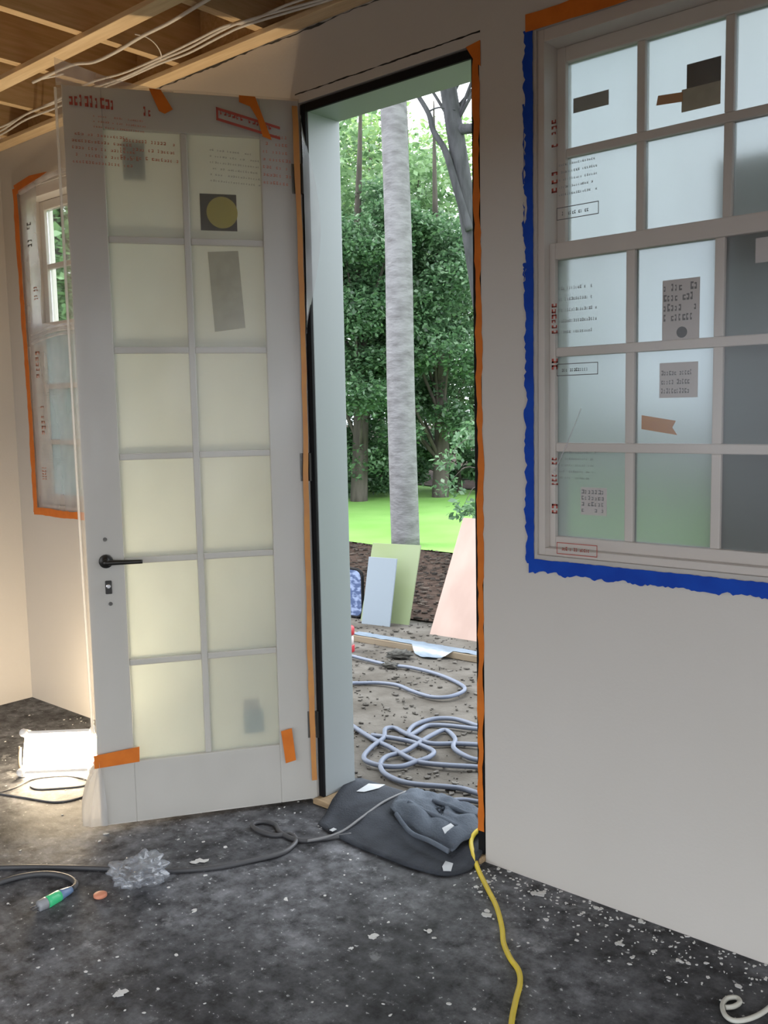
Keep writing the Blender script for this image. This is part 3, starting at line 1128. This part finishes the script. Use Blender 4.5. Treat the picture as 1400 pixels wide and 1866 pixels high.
mb = MB()
ls = rrect(.275, .150, .022)
mb.prism([(x, .0, z) for x, z in ls], (0, .075, 0))
lm(mb, 'diffuser', 'lamp_lens', bevel=.006)['label'] = 'glowing white diffuser box'
for sx in (-1, 1):
    for sz in (-1, 1):
        lm(MB().lathe([(.008, -.012), (.017, -.008), (.017, .080), (.012, .086)], (sx * .140, .0, sz * .078), 12, 'y'), 'corner_guard', 'lamp_white', smooth=True)
for sz in (-1, 1):
    lm(MB().box(-.125, .125, -.006, .004, sz * .078 - .006, sz * .078 + .006), 'rim_bar', 'lamp_white', bevel=.002)
st = MB()
st.tube([(-.160, .03, .11), (-.165, .05, .014), (-.12, .13, .010), (.12, .13, .010), (.165, .05, .014), (.160, .03, .11)], .008, 8, 5)
lm(st, 'stand', 'lamp_dark', tilted=False, smooth=True)
kn = MB().lathe([(.008, 0), (.018, .004), (.018, .016), (.010, .02)], (.165, -.012, .062), 14, 'y').obox((.148, -.022, .040), (.034, 0, .040), (0, .014, 0), (-.010, 0, .010))
lm(kn, 'clamp_knob', 'lamp_red', tilted=False, bevel=.003)
bt = MB().box(.175, .245, .025, .095, .001, .092)
lm(bt, 'battery_pack', 'lamp_dark', tilted=False, bevel=.012)

lz = bpy.data.lights.new('work_light_beam', 'AREA')
lz.shape = 'RECTANGLE'
lz.size, lz.size_y = .24, .06
lz.energy = 9
lz.color = (1.0, .80, .55)
lz.spread = math.radians(125)
lo_ = bpy.data.objects.new('work_light_beam', lz)
COL.objects.link(lo_)
lo_.location = Vector((lb.x, lb.y, .19))
lo_.rotation_euler = Vector((.22, -.30, .93)).to_track_quat('-Z', 'Y').to_euler()


def floor_cord(name, pix, m, r, label, cat='cord', z=None, group=None, lift=None, sub=6):
    zz = r if z is None else z
    pts = []
    for i, q in enumerate(pix):
        h = zz + (q[2] if len(q) > 2 else 0)
        pts.append(at_z(q[0], q[1], h))
    o = MB().tube(pts, r, 8, sub).build(name, m, smooth=True)
    tag(o, label, cat, group)
    return o


floor_cord('electric_lead', [(-30, 1452), (25, 1436), (60, 1420), (110, 1414), (140, 1416), (165, 1424), (150, 1432), (110, 1436), (70, 1438), (55, 1433)], 'grey_cord', .003, 'thin cord curling in front of the work light')
floor_cord('electric_lead', [(0, 1446), (50, 1454), (100, 1461), (140, 1455), (176, 1440)], 'grey_cord', .003, 'thin cord sagging nearest the viewer below the work light')
floor_cord('air_hose', [(-40, 1582), (0, 1581), (60, 1580), (130, 1581), (200, 1583), (270, 1586), (330, 1586), (400, 1580), (460, 1568), (510, 1556), (532, 1543), (540, 1530), (528, 1520), (500, 1522), (472, 1514), (460, 1503), (480, 1497), (502, 1503), (512, 1518), (545, 1531), (590, 1528), (640, 1521)], 'black_cord', .008, 'black hose stretched across the floor and looping near the door mat', 'hose')

# black lead with a plug, lying at the left edge
pc = tag(empty('extension_lead', at_z(75, 1650, 0)), 'black extension lead with a blue and green plug at the left', 'cord')
INV = Matrix.Translation(-Vector(pc.location))


def pp(mb, name, m, **k):
    o = mb.build(name, m, pc, **k)
    o.matrix_parent_inverse = INV
    return o


cp = [(-40, 1622), (0, 1608), (40, 1597), (85, 1592), (122, 1598), (138, 1610), (132, 1620)]
pp(MB().tube([at_z(x, y, .009) for x, y in cp], .0085, 10, 6), 'cable', 'black_cord', smooth=True)
a, c, d, e = at_z(130, 1621, .012), at_z(108, 1632, .014), at_z(85, 1645, .014), at_z(70, 1652, .013)
pp(MB().tube([a, c], (.010, .017), 12, 3), 'strain_relief', 'plug_blue', smooth=True)
pp(MB().tube([c, d], (.017, .018), 12, 3), 'plug_body', 'plug_green', smooth=True)
pp(MB().tube([d, e], (.018, .016), 12, 3), 'plug_face', 'plug_grey', smooth=True)
ax = (e - d).normalized()
sd_ = ax.cross(Vector((0, 0, 1)))
for s in (-1, 1):
    pp(MB().obox(e + sd_ * (s * .007 - .001) - Vector((0, 0, .003)), ax * .022, sd_ * .002, Vector((0, 0, .007))), 'prong', 'steel')

# yellow extension cord
floor_cord('power_lead', [(905, 1500, .03), (884, 1508, .05), (868, 1516, .05), (859, 1532, .035), (862, 1555, .02), (872, 1585, .0), (888, 1618), (905, 1652), (915, 1690), (918, 1718), (930, 1746), (945, 1768), (948, 1792), (940, 1824), (932, 1870), (934, 1930)],
           'yellow_cord', .0075, 'yellow extension cord snaking from the doorway towards the viewer')
floor_cord('cord', [(1440, 1800), (1400, 1838), (1370, 1855), (1340, 1860), (1322, 1850), (1317, 1832), (1325, 1820), (1342, 1818), (1349, 1826), (1338, 1834), (1322, 1836)], 'white_cord', .006, 'off-white cord curled at the foot of the right wall')

# crumpled clear bag
from mathutils import noise as mn


def crumple(name, m, loc, sx, sy, sz, amp, freq, seed, label, cat, seg=48, ring=28, bevel=0):
    mb = MB()

    def fn(u, v):
        th, ph = u * 2 * PI, v * PI
        n = Vector((math.sin(ph) * math.cos(th), math.sin(ph) * math.sin(th), math.cos(ph)))
        q = n * freq + Vector((seed * 7.3, seed * 1.7, 0))
        k = 1 + amp * (abs(mn.noise(q)) * 2 - .5) + amp * .6 * (abs(mn.noise(q * 2.3)) * 2 - .5)
        return (n.x * sx * k, n.y * sy * k, max(sz * .98 + n.z * sz * k, 0.002))
    mb.grid(fn, seg, ring)
    o = mb.build(name, m, smooth=True)
    o.location = loc
    tag(o, label, cat)
    return o


bl = at_z(255, 1612, 0)
o = crumple('plastic_bag', 'film_bag', bl, .085, .075, .044, .42, 1.25, 4, 'crumpled clear plastic bag lying on the dusty floor', 'plastic bag')
o.rotation_euler.z = math.radians(52)
oc = at_z(183, 1634, 0)
o = MB().lathe([(.017, 0), (.020, .002), (.020, .009), (.014, .012), (.006, .0125)], tuple(oc), 20).build('cap', 'orange_cap', smooth=True)
tag(o, 'round orange cap lying beside the crumpled clear bag', 'cap')

# ------------------------------------------------------------------ door mat with folded cloth
mt = tag(empty('door_mat', at_z(700, 1510, 0)), 'dark grey mat lying across the doorway threshold', 'mat')
INV = Matrix.Translation(-Vector(mt.location))
ol = [(580, 1497), (606, 1466), (640, 1430), (690, 1424), (745, 1436), (812, 1452), (872, 1478), (884, 1520), (884, 1552), (866, 1574), (836, 1587), (806, 1590), (770, 1582), (720, 1566), (660, 1542), (612, 1519)]


def in_sill(y):
    return max(0.0, min(1.0, (y + .07) / .05))


def outline_mesh(ol, hfun, name, m, thick, n=34, ripple=.0):
    P = smooth_path([at_z(x, y, .015) for x, y in ol] + [at_z(*ol[0], .015)], 5)[:-1]
    c = sum((q for q in P), Vector()) / len(P)
    mb = MB()
    K = 12
    for j in range(K + 1):
        q = j / K
        for i, e in enumerate(P):
            x_, y_ = c.x + (e.x - c.x) * q, c.y + (e.y - c.y) * q
            mb.v.append((x_, y_, hfun(x_, y_, q)))
    n = len(P)
    for j in range(1, K):
        for i in range(n):
            k = (i + 1) % n
            mb.f.append((j * n + i, j * n + k, (j + 1) * n + k, (j + 1) * n + i))
    for i in range(n):
        mb.f.append((i, n + i, n + (i + 1) % n))
    # one shared centre vertex is enough; the first ring is degenerate
    return mb


def mat_h(x_, y_, q):
    out = max(0.0, y_ - .20)
    return .006 + .021 * in_sill(y_) - out * .5 + .006 * (mn.noise(Vector((x_ * 6, y_ * 6, 1))) + .5) * q


o = outline_mesh(ol, mat_h, 'mat_sheet', 'mat_fabric', .01).build('mat_sheet', 'mat_fabric', mt, smooth=True, solid=.010)
o.matrix_parent_inverse = INV
for k, (poly) in enumerate(([(650, 1447), (672, 1432), (702, 1430), (690, 1441), (664, 1448)], [(806, 1572), (812, 1562), (826, 1566), (822, 1580), (808, 1580)],
                            [(600, 1506), (608, 1502), (614, 1505), (606, 1509)])):
    mb = MB()
    mb.prism([Vector((q.x, q.y, mat_h(q.x, q.y, .5) + .0095)) for q in (at_z(x, y, .03) for x, y in poly)], (0, 0, .0012))
    o = mb.build('paint_smear', 'white_smear', mt)
    o.matrix_parent_inverse = INV

cl = tag(empty('cloth', at_z(810, 1505, .03)), 'blue-grey cloth thrown crumpled on the right half of the dark mat', 'cloth')
INV2 = Matrix.Translation(-Vector(cl.location))
ol2 = [(712, 1490), (722, 1472), (738, 1462), (765, 1450), (805, 1456), (850, 1470), (880, 1484), (886, 1510), (880, 1530), (858, 1545), (828, 1560), (812, 1554), (780, 1540), (745, 1522)]


def cloth_h(x_, y_, q):
    f = mn.noise(Vector((x_ * 7 + y_ * 10, y_ * 5 - x_ * 3, 4)))
    g = mn.noise(Vector((x_ * 22, y_ * 20, 9)))
    edge = max(0.0, min(1.0, (1 - q) * 4))
    return mat_h(x_, y_, .5) + .012 + (.022 + .036 * abs(f) + .012 * g) * (.35 + .65 * edge)


o = outline_mesh(ol2, cloth_h, 'cloth_sheet', 'cloth_grey', .01).build('cloth_sheet', 'cloth_grey', cl, smooth=True, solid=.006)
o.matrix_parent_inverse = INV2
# folded-over hems on the cloth
for pts in ([(745, 1478), (775, 1490), (800, 1502), (832, 1516)], [(790, 1470), (820, 1482), (850, 1488), (876, 1496)], [(722, 1496), (748, 1518), (782, 1536), (818, 1551)]):
    P = [at_z(x, y, .05) for x, y in pts]
    P = [Vector((q.x, q.y, cloth_h(q.x, q.y, .6) + .002)) for q in P]
    o = MB().tube(P, .008, 8, 5).build('fold', 'cloth_grey', cl, smooth=True)
    o.matrix_parent_inverse = INV2
for poly in ([(806, 1522), (822, 1515), (828, 1519), (811, 1527)],):
    P = [at_z(x, y, .05) for x, y in poly]
    zc = max(cloth_h(q.x, q.y, .6) for q in P) + .004
    o = MB().prism([Vector((q.x, q.y, cloth_h(q.x, q.y, .6) + .005)) for q in P], (0, 0, .0012)).build('paint_smear', 'white_smear', cl)
    o.matrix_parent_inverse = INV2
P = [at_z(x, y, .03) for x, y in [(560, 1525), (590, 1520), (625, 1508), (660, 1488), (700, 1465), (740, 1443)]]
P = [Vector((q.x, q.y, mat_h(q.x, q.y, .5) + .010)) for q in P]
tag(MB().tube(P, .0045, 8, 5).build('cord', 'grey_cord', smooth=True), 'grey cord lying across the dark mat', 'cord')

# ------------------------------------------------------------------ plaster crumbs on the floor
rng = random.Random(77)


def fleck(mb, x_, y_, r, z=.0006, th=.0015):
    k = rng.randint(5, 8)
    a0 = rng.random() * 6
    e = rng.uniform(.4, 1)
    rot = rng.random() * PI
    pts = []
    for i in range(k):
        an = a0 + 2 * PI * i / k
        rr = r * rng.uniform(.55, 1.15)
        px_, py_ = math.cos(an) * rr, math.sin(an) * rr * e
        pts.append((x_ + px_ * math.cos(rot) - py_ * math.sin(rot), y_ + px_ * math.sin(rot) + py_ * math.cos(rot), z))
    mb.prism(pts, (0, 0, th))


mb = MB()
for i in range(1250):
    if i < 560:
        x_ = rng.uniform(-1.66, .4)
        y_ = -abs(rng.gauss(0, .11)) - .006
    else:
        x_, y_ = rng.uniform(-4.4, .6), rng.uniform(-2.2, -.02)
    fleck(mb, x_, y_, rng.uniform(.0015, .0065) if rng.random() < .9 else rng.uniform(.006, .011))
o = mb.build('plaster_crumbs', 'plaster', floor)
o['kind'] = 'stuff'
for (px_, py_, r) in ((888, 1666, .026), (980, 1628, .022), (778, 1698, .018), (680, 1707, .018), (932, 1588, .014), (1130, 1720, .016), (1240, 1752, .014),
                      (225, 1812, .026), (1085, 1655, .012), (884, 1608, .016), (360, 1570, .03), (1170, 1680, .012), (640, 1728, .012), (520, 1640, .012), (355, 1660, .013)):
    q = at_z(px_, py_, 0)
    mb = MB()
    for s in range(4):
        fleck(mb, q.x + rng.uniform(-.5, .5) * r, q.y + rng.uniform(-.5, .5) * r, r * rng.uniform(.4, .8), .0005 + s * .0004, .0012)
    mb.build('plaster_splat', 'plaster', floor)

# ------------------------------------------------------------------ outside: things on the soil
def soil(px, py, z=G):
    return at_z(px, py, z)


# lumber with plastic draped over it
lu = tag(empty('lumber_plank', (-4.1, 2.5, G)), 'pale wooden plank lying on the soil across the view outside', 'lumber')
A_, B_ = soil(640, 1163, G + .02), soil(872, 1203, G + .02)
d_ = (B_ - A_).normalized()
nrm_ = Vector((-d_.y, d_.x, 0))
o = MB().obox(A_ - d_ * .5 - Vector((0, 0, .02)), d_ * ((B_ - A_).length + 1.1), nrm_ * .09, Vector((0, 0, .045))).build('board', 'lumber', lu, bevel=.004)
o.matrix_parent_inverse = Matrix.Translation((4.1, -2.5, -G))
sh = MB()
L_ = (B_ - A_).length + .12


def drape(u, v):
    p = A_ + d_ * (u * L_)
    over = -.004 + (.10 * max(0, math.sin((u - .45) * 11)) if u > .45 else 0)
    w = -over + v * (.20 + over + .05 * mn.noise(Vector((u * 5, 8, 0))))
    q = p + nrm_ * w
    top = .032 if w > 0 and w < .09 else (.032 - min((-w) * .9, .040) if w <= 0 else max(.032 - (w - .09) * .5, -.008))
    q.z = G + top + .019 + .006 * mn.noise(Vector((u * 20, v * 6, 3)))
    return q


sh.grid(drape, 60, 14)
tag(sh.build('plastic_sheeting', 'film_blue', smooth=True), 'bluish plastic sheeting draped along the wooden plank outside', 'plastic sheet')


def leaning(name, m, bl, br, tl_z, lean, th, label, cat):
    """board standing on its lower edge bl-br, rising to height tl_z and leaning by 'lean' away from the house"""
    d = (br - bl)
    wdt = Vector((0, lean, tl_z))
    n = d.cross(wdt).normalized() * th
    o = MB().obox(bl, d, n, wdt).build(name, m, bevel=.002)
    tag(o, label, cat)
    return o


bl_, br_ = soil(657, 1131), soil(741, 1139)
leaning('wall_board', 'green_board', bl_, br_ + Vector((.02, 0, 0)), .585, .16, -.014, 'yellow-green board leaning upright at the foot of the pale trunk', 'board')
b2, b3 = soil(665, 1134) + Vector((.01, -.05, 0)), soil(716, 1140) + Vector((.01, -.05, 0))
leaning('board_offcut', 'white_board', b2, b3, .50, .10, -.012, 'small bluish white offcut leaning on the yellow-green board', 'board')
c2_, c3_ = soil(783, 1156), soil(880, 1172)
leaning('plywood_sheet', 'plywood_pink', c2_, c2_ + Vector((.62, .03, 0)), .80, .42, -.018, 'pinkish plywood sheet leaning back beside the door opening', 'plywood')
# low trestle that carries the plywood sheet
tr_ = tag(empty('trestle', (c2_.x + .3, c2_.y + .5, G)), 'low wooden trestle behind the pinkish plywood sheet', 'trestle')
for sx in (-.05, .45):
    for sy in (-.16, .16):
        MB().obox((sx - .02, sy - .02, 0), (.04, 0, 0), (0, .04, 0), (0, -sy * .6, .56)).build('leg', 'lumber', tr_)
MB().box(-.1, .52, -.06, .06, .56, .60).build('top_rail', 'lumber', tr_)

# blue mottled panel with rounded black rim (most of it hidden by the door jamb)
bq = at_y(661, 1085, 2.86)
bn = tag(empty('folding_chair', (bq.x - .15, 2.86, G)), 'blue mottled chair back with rounded black rim beside the yellow-green board', 'chair')
rr_ = rrect(.27, .36, .06, 6)
MB().prism([(x, 0, z + .20) for x, z in rr_], (0, .02, 0)).build('backrest', 'blue_weave', bn, bevel=.004)
pts = [(x * 1.05, .01, z * 1.04 + .20) for x, z in rr_]
MB().tube(pts + [pts[0], pts[1]], .012, 8, 2).build('rim', 'black_rubber', bn, smooth=True)
MB().box(-.12, .12, .02, .26, .02, .04).build('seat', 'blue_weave', bn, bevel=.006)
for sx in (-.12, .12):
    for sy in (.02, .24):
        MB().box(sx - .009, sx + .009, sy - .009, sy + .009, 0.001, .03).build('leg', 'black_rubber', bn)

rq = soil(637, 1188)
rb = tag(empty('bottle', (rq.x - .01, rq.y, G)), 'small white bottle with red cap and red base beside the jamb outside', 'bottle')
MB().lathe([(.040, .0), (.043, .006), (.043, .045), (.041, .05)], (0, 0, 0), 18).build('base', 'red_plastic', rb, smooth=True)
MB().lathe([(.038, .05), (.038, .10), (.034, .115)], (0, 0, 0), 18).build('body', 'paper', rb, smooth=True)
MB().lathe([(.034, .115), (.044, .12), (.044, .165), (.036, .175)], (0, 0, 0), 18).build('cap', 'red_plastic', rb, smooth=True)

for k, (px_, py_, s, lab) in enumerate(((728, 1200, .075, 'dark crumpled rag on the soil below the wooden plank'), (712, 1218, .055, 'smaller dark rag lying against the far hose loop'))):
    q = soil(px_, py_)
    o = crumple('rag', 'rag', (q.x, q.y, G), s, s * .55, s * .38, .5, 2.2, 11 + k, lab, 'rag', 24, 14)
    o.rotation_euler.z = .6

# hoses on the soil
HZ = G + .016


def zpx(X, Y):                       # traced on an enlarged crop of the photograph
    return 580 + X / 3.588, 960 + Y / 3.588


def hose(name, pts, r, label, wob=.004):
    P = []
    for i, (X, Y) in enumerate(pts):
        q = at_z(*zpx(X, Y), HZ)
        q.z += wob * (1 + math.sin(i * 1.7))
        P.append(q)
    tag(MB().tube(P, r, 10, 7).build(name, 'hose_blue', smooth=True), label, 'hose', None)


hose('hose', [(60, 830), (205, 850), (300, 868), (460, 903), (600, 925), (760, 965), (880, 1005), (955, 1050), (940, 1090), (850, 1118), (740, 1112), (620, 1080), (520, 1045), (400, 1025), (280, 1022), (205, 1030), (60, 1060)],
     .011, 'pale blue hose making one long loop by the dark rags')
hose('hose', [(60, 1215), (205, 1300), (290, 1350), (380, 1400), (470, 1450), (560, 1505), (640, 1535), (720, 1550), (850, 1570), (1050, 1580), (1240, 1600), (1330, 1690), (1200, 1800),
              (1050, 1750), (940, 1712), (800, 1705), (640, 1695), (520, 1660), (430, 1610), (408, 1560), (450, 1510), (560, 1472), (640, 1430), (740, 1375), (830, 1335), (895, 1385), (885, 1450), (955, 1505), (1050, 1528),
              (1260, 1540), (1360, 1440), (1250, 1340), (1050, 1303), (980, 1284), (880, 1265), (760, 1262), (640, 1292), (595, 1340), (600, 1372), (650, 1340), (720, 1300), (850, 1308), (1050, 1332), (1300, 1350), (1330, 1440), (1200, 1450),
              (1050, 1432), (900, 1418), (740, 1422), (640, 1392), (560, 1350), (500, 1316), (440, 1330), (428, 1390), (350, 1442), (300, 1500), (322, 1545), (420, 1572), (540, 1567), (640, 1540), (720, 1520), (757, 1478), (700, 1440), (600, 1410), (480, 1390), (350, 1365)],
     .0115, 'tangle of pale blue hose heaped on the soil just outside')
hose('hose', [(760, 1835), (850, 1806), (950, 1790), (1050, 1799), (1200, 1830)], .010, 'short bend of pale blue hose nearest the mat')

# grit and wood chips
rng = random.Random(5)
mb = MB()
for i in range(4200):
    x_, y_ = rng.uniform(-7, -1), rng.uniform(.3, 3.0)
    fleck(mb, x_, y_, .004 + .020 * rng.random() ** 2.5, G + .003, .005)
o = mb.build('soil_litter', 'grit', None)
tag(o, 'scattered chips and grit on the bare soil outside the door', 'grit', kind='stuff')
mb = MB()
for i in range(3500):
    x_, y_ = rng.uniform(-11, -3.3), rng.uniform(3.05, 5.85)
    fleck(mb, x_, y_, rng.uniform(.012, .04), G + .016 + rng.random() * .012, .010)
o = mb.build('bark_chips', 'chip', None)
tag(o, 'brown bark chips spread over the mulch bed before the lawn', 'mulch', kind='stuff')

# dark cabinet outside, blurred behind the panes of the right window
q0 = at_y(1298, 800, .36)
dc = tag(empty('storage_cabinet', (q0.x, .36, G)), 'tall charcoal storage cabinet blurred behind the right window panes', 'cabinet')
MB().box(0, 1.15, 0, .65, .06, at_y(1345, 285, .36).z - G).build('body', 'charcoal_panel', dc, bevel=.01)
for k in range(2):
    dr = MB().box(.02 + k * .56, .56 + k * .56, -.022, -.001, .10, at_y(1345, 285, .36).z - G - .04).build('door', 'charcoal_panel', dc, bevel=.006)
    MB().box(.51 + k * .10, .53 + k * .10, -.05, -.022, 1.1, 1.3).build('handle', 'dark_metal', dr)
for sx in (.03, 1.05):
    for sy in (.03, .55):
        MB().box(sx, sx + .07, sy, sy + .07, 0.001, .06).build('foot', 'dark_metal', dc)


# ------------------------------------------------------------------ trees
def leaves(rs, centers, radii, n, size, drop=.2):
    """n leaf blades (two triangles each) scattered in clusters"""
    k = rs.integers(0, len(centers), n)
    d = rs.normal(size=(n, 3))
    d /= np.linalg.norm(d, axis=1, keepdims=True)
    rad = rs.random(n) ** (1 / 2.2)
    pos = np.array(centers)[k] + d * rad[:, None] * np.array(radii)[k]
    ax = rs.normal(size=(n, 3))
    ax[:, 2] = ax[:, 2] * .5 - drop
    ax /= np.linalg.norm(ax, axis=1, keepdims=True)
    up = rs.normal(size=(n, 3)) * .6 + np.array([0, 0, 1])
    sd = np.cross(ax, up)
    sd /= np.linalg.norm(sd, axis=1, keepdims=True) + 1e-9
    s = size * rs.uniform(.6, 1.35, n)[:, None]
    a = pos
    b_ = pos + ax * s * .5 + sd * s * .28
    c = pos + ax * s
    d2 = pos + ax * s * .5 - sd * s * .28
    v = np.stack([a, b_, c, d2], 1).reshape(-1, 3)
    return v


def quads_obj(name, v, m, parent):
    n = len(v) // 4
    me = bpy.data.meshes.new(name)
    me.vertices.add(len(v))
    me.vertices.foreach_set('co', v.astype(np.float32).ravel())
    me.loops.add(n * 4)
    me.loops.foreach_set('vertex_index', np.arange(n * 4, dtype=np.int32))
    me.polygons.add(n)
    me.polygons.foreach_set('loop_start', np.arange(0, n * 4, 4, dtype=np.int32))
    me.update()
    me.validate()
    me.materials.append(MATS[m])
    o = bpy.data.objects.new(name, me)
    COL.objects.link(o)
    o.parent = parent
    o['kind'] = 'stuff'
    return o


def polar(px, r):
    """ground point in the direction of image column px (at the horizon) and distance r from the viewer"""
    d = _ray(px, 745)
    d = d / math.hypot(d[0], d[1])
    return CAM[0] + d[0] * r, CAM[1] + d[1] * r


def tree(name, px, r, h, r0, r1, lean, crown, nleaf, size, leafm, bark, label, seed, group=None, cat='tree', nclust=40, branch0=.35, xy=None, wob=1.0):
    rs = np.random.default_rng(seed)
    rg = random.Random(seed)
    x_, y_ = xy if xy else polar(px, r)
    root = tag(empty(name, (x_, y_, G)), label, cat, group)
    top = Vector((lean[0], lean[1], h))
    pts = [Vector((0, 0, -.05))] + [top * q + Vector((rg.uniform(-.04, .04), rg.uniform(-.04, .04), 0)) * (h / 6) * wob for q in (.2, .4, .6, .8)] + [top]
    mb = MB().tube(pts, (r0, r1), 14, 6)
    cx, cy, cz, rx, ry, rzz = crown
    cents, rads = [], []
    for i in range(nclust):
        while True:
            q = Vector((rg.uniform(-1, 1), rg.uniform(-1, 1), rg.uniform(-1, 1)))
            if q.length < 1:
                break
        c = Vector((cx + q.x * rx, cy + q.y * ry, cz + q.z * rzz))
        cents.append(tuple(c))
        s = rg.uniform(.22, .40) * min(rx, rzz)
        rads.append((s * 1.25, s * 1.25, s * .7))
        if i < 14:
            q0 = max(branch0, min(.95, (c.z - .25 * h) / h))
            st_ = top * q0
            mid = st_.lerp(c, .5) + Vector((0, 0, .1 * rg.random() * h * .3))
            mb.tube([st_, mid, c], (r0 * .28 * (1 - q0 * .6), .008), 6, 4)
    mb.build('trunk', bark, root, smooth=True)
    quads_obj('foliage', leaves(rs, cents, rads, nleaf, size), leafm, root)
    return root


# pale trunk in the doorway
tree('pale_tree', 0, 0, 9.0, .172, .135, (-.18, .05), (0, 0, 8.6, 2.6, 2.6, 1.8), 9000, .13, 'leaf_mid', 'bark_pale',
     'pale straight trunk standing in the middle of the doorway view', 101, nclust=34, branch0=.8, xy=(-6.98, 6.0), wob=.25)
# grey leaning trunk at the right
tree('grey_tree', 945, 12.5, 9.5, .145, .085, (-1.25, -.75), (-.6, .3, 8.2, 2.6, 2.4, 2.0), 9000, .13, 'leaf_bright', 'bark_grey',
     'dark grey trunk leaning across the upper right of the doorway view', 102, nclust=34, branch0=.55, wob=.3)
GR = 'broadleaf trees behind the lawn'
tree('dark_tree', 650, 16.5, 7.5, .16, .012, (.2, .1), (0, 0, 3.1, 1.5, 1.6, 2.4), 50000, .085, 'leaf_dark', 'bark_dark', 'dark dense tree left of the pale trunk beyond the lawn', 103, GR, nclust=60, branch0=.1)
tree('shade_tree', 800, 17.0, 7.0, .16, .012, (-.1, .1), (0, 0, 3.0, 1.35, 1.6, 2.1), 46000, .088, 'leaf_dark', 'bark_dark', 'mid green tree right of the pale trunk beyond the lawn', 104, GR, nclust=60, branch0=.1)
tree('leafy_tree', 600, 21, 9.5, .2, .012, (0, 0), (0, 0, 5.4, 2.6, 2.2, 3.2), 15000, .16, 'leaf_mid', 'bark_dark', 'tall leafy tree showing next to the left door jamb', 105, GR, nclust=70, branch0=.2)
tree('leafy_tree', 745, 23, 10, .2, .012, (0, 0), (0, 0, 4.6, 2.4, 2.0, 3.6), 14000, .17, 'leaf_mid', 'bark_dark', 'tall leafy tree rising directly behind the pale trunk', 106, GR, nclust=70, branch0=.2)
tree('leafy_tree', 880, 22, 7.5, .2, .012, (0, 0), (0, 0, 3.0, 2.2, 2.0, 2.3), 12000, .16, 'leaf_mid', 'bark_dark', 'leafy tree half hidden by the right side of the opening', 107, GR, nclust=60, branch0=.2)
tree('bright_tree', 690, 30, 13, .22, .012, (0, 0), (0, 0, 8.2, 3.6, 2.4, 3.4), 11000, .2, 'leaf_bright', 'bark_dark', 'lighter green tree far behind at the top of the doorway', 108, GR, nclust=60, branch0=.3)
tree('leafy_tree', 120, 17, 9, .18, .012, (0, 0), (0, 0, 4.4, 3.0, 2.6, 3.6), 30000, .16, 'leaf_mid', 'bark_dark', 'leafy tree seen through the small left window', 109, GR, nclust=70, branch0=.15)
tree('leafy_tree', 400, 20, 9, .18, .012, (0, 0), (0, 0, 4.2, 3.2, 2.6, 3.6), 24000, .17, 'leaf_mid', 'bark_dark', 'leafy tree hidden behind the open door leaf', 110, GR, nclust=60, branch0=.15)
# shrubs under the trees, far side of the lawn
for k, (px_, r, lab) in enumerate(((625, 17.5, 'dark shrub beside the left door jamb at the lawn edge'), (715, 18.5, 'dark shrub behind the pale trunk at the lawn edge'), (835, 18.0, 'dark shrub right of the pale trunk at the lawn edge'),
                                   (1130, 24, 'low green shrub blurred behind the right window'), (1010, 24, 'low green shrub behind the wall between door and window'), (545, 18.5, 'dark shrub hidden by the hinge side of the open door'), (450, 19, 'dark shrub behind the middle of the open door'), (330, 19, 'dark shrub behind the lever side of the open door'), (90, 17.5, 'dark shrub low behind the small left window'))):
    tree('shrub', px_, r, 1.3, .05, .02, (0, 0), (0, 0, .75, 1.3, 1.0, .7), 9000, .10, 'leaf_dark', 'bark_dark', lab, 120 + k, 'shrubs at the lawn edge', 'shrub', 26, .2)
# low leafy spray hanging in front of the lawn at the right
rs = np.random.default_rng(7)
sx_, sy_ = polar(880, 9.0)
spr = tag(empty('sapling', (sx_, sy_, G)), 'thin sapling with drooping leaves in front of the lawn at right', 'sapling')
mb = MB().tube([(0, 0, -.02), (.03, 0, .6), (0, 0, 1.2), (-.05, 0, 1.7)], (.02, .006), 8, 5)
cents, rads = [], []
for k in range(12):
    z = .65 + .09 * k
    a_ = k * 2.4
    e = Vector((math.cos(a_) * .38, math.sin(a_) * .38, z - .14))
    mb.tube([(0, 0, z), (e.x * .5, e.y * .5, z + .03), e], (.006, .002), 5, 4)
    cents.append(tuple(e * 1))
    rads.append((.16, .16, .12))
mb.build('stem', 'bark_dark', spr, smooth=True)
quads_obj('foliage', leaves(rs, cents, rads, 900, .07, .6), 'leaf_dark', spr)

# bare branches on the leaning grey trunk
gt = [o for o in bpy.data.objects if o.name == 'grey_tree'][0]
gy = gt.location.y


def onb(px, py, dy):
    q = at_y(px, py, gy + dy)
    return q - Vector(gt.location)


for pts, r in (([(832, 236, -.40), (868, 233, -.43), (905, 222, -.5)], (.070, .052)), ([(856, 420, -.42), (834, 349, -.5), (823, 310, -.52), (811, 273, -.54), (790, 238, -.56), (781, 206, -.58), (756, 165, -.6)], (.055, .030)), ([(780, 204, -.58), (800, 196, -.55), (830, 200, -.5)], (.014, .008))):
    MB().tube([onb(*q) for q in pts], r, 8, 5).build('branch', 'bark_grey', gt, smooth=True)
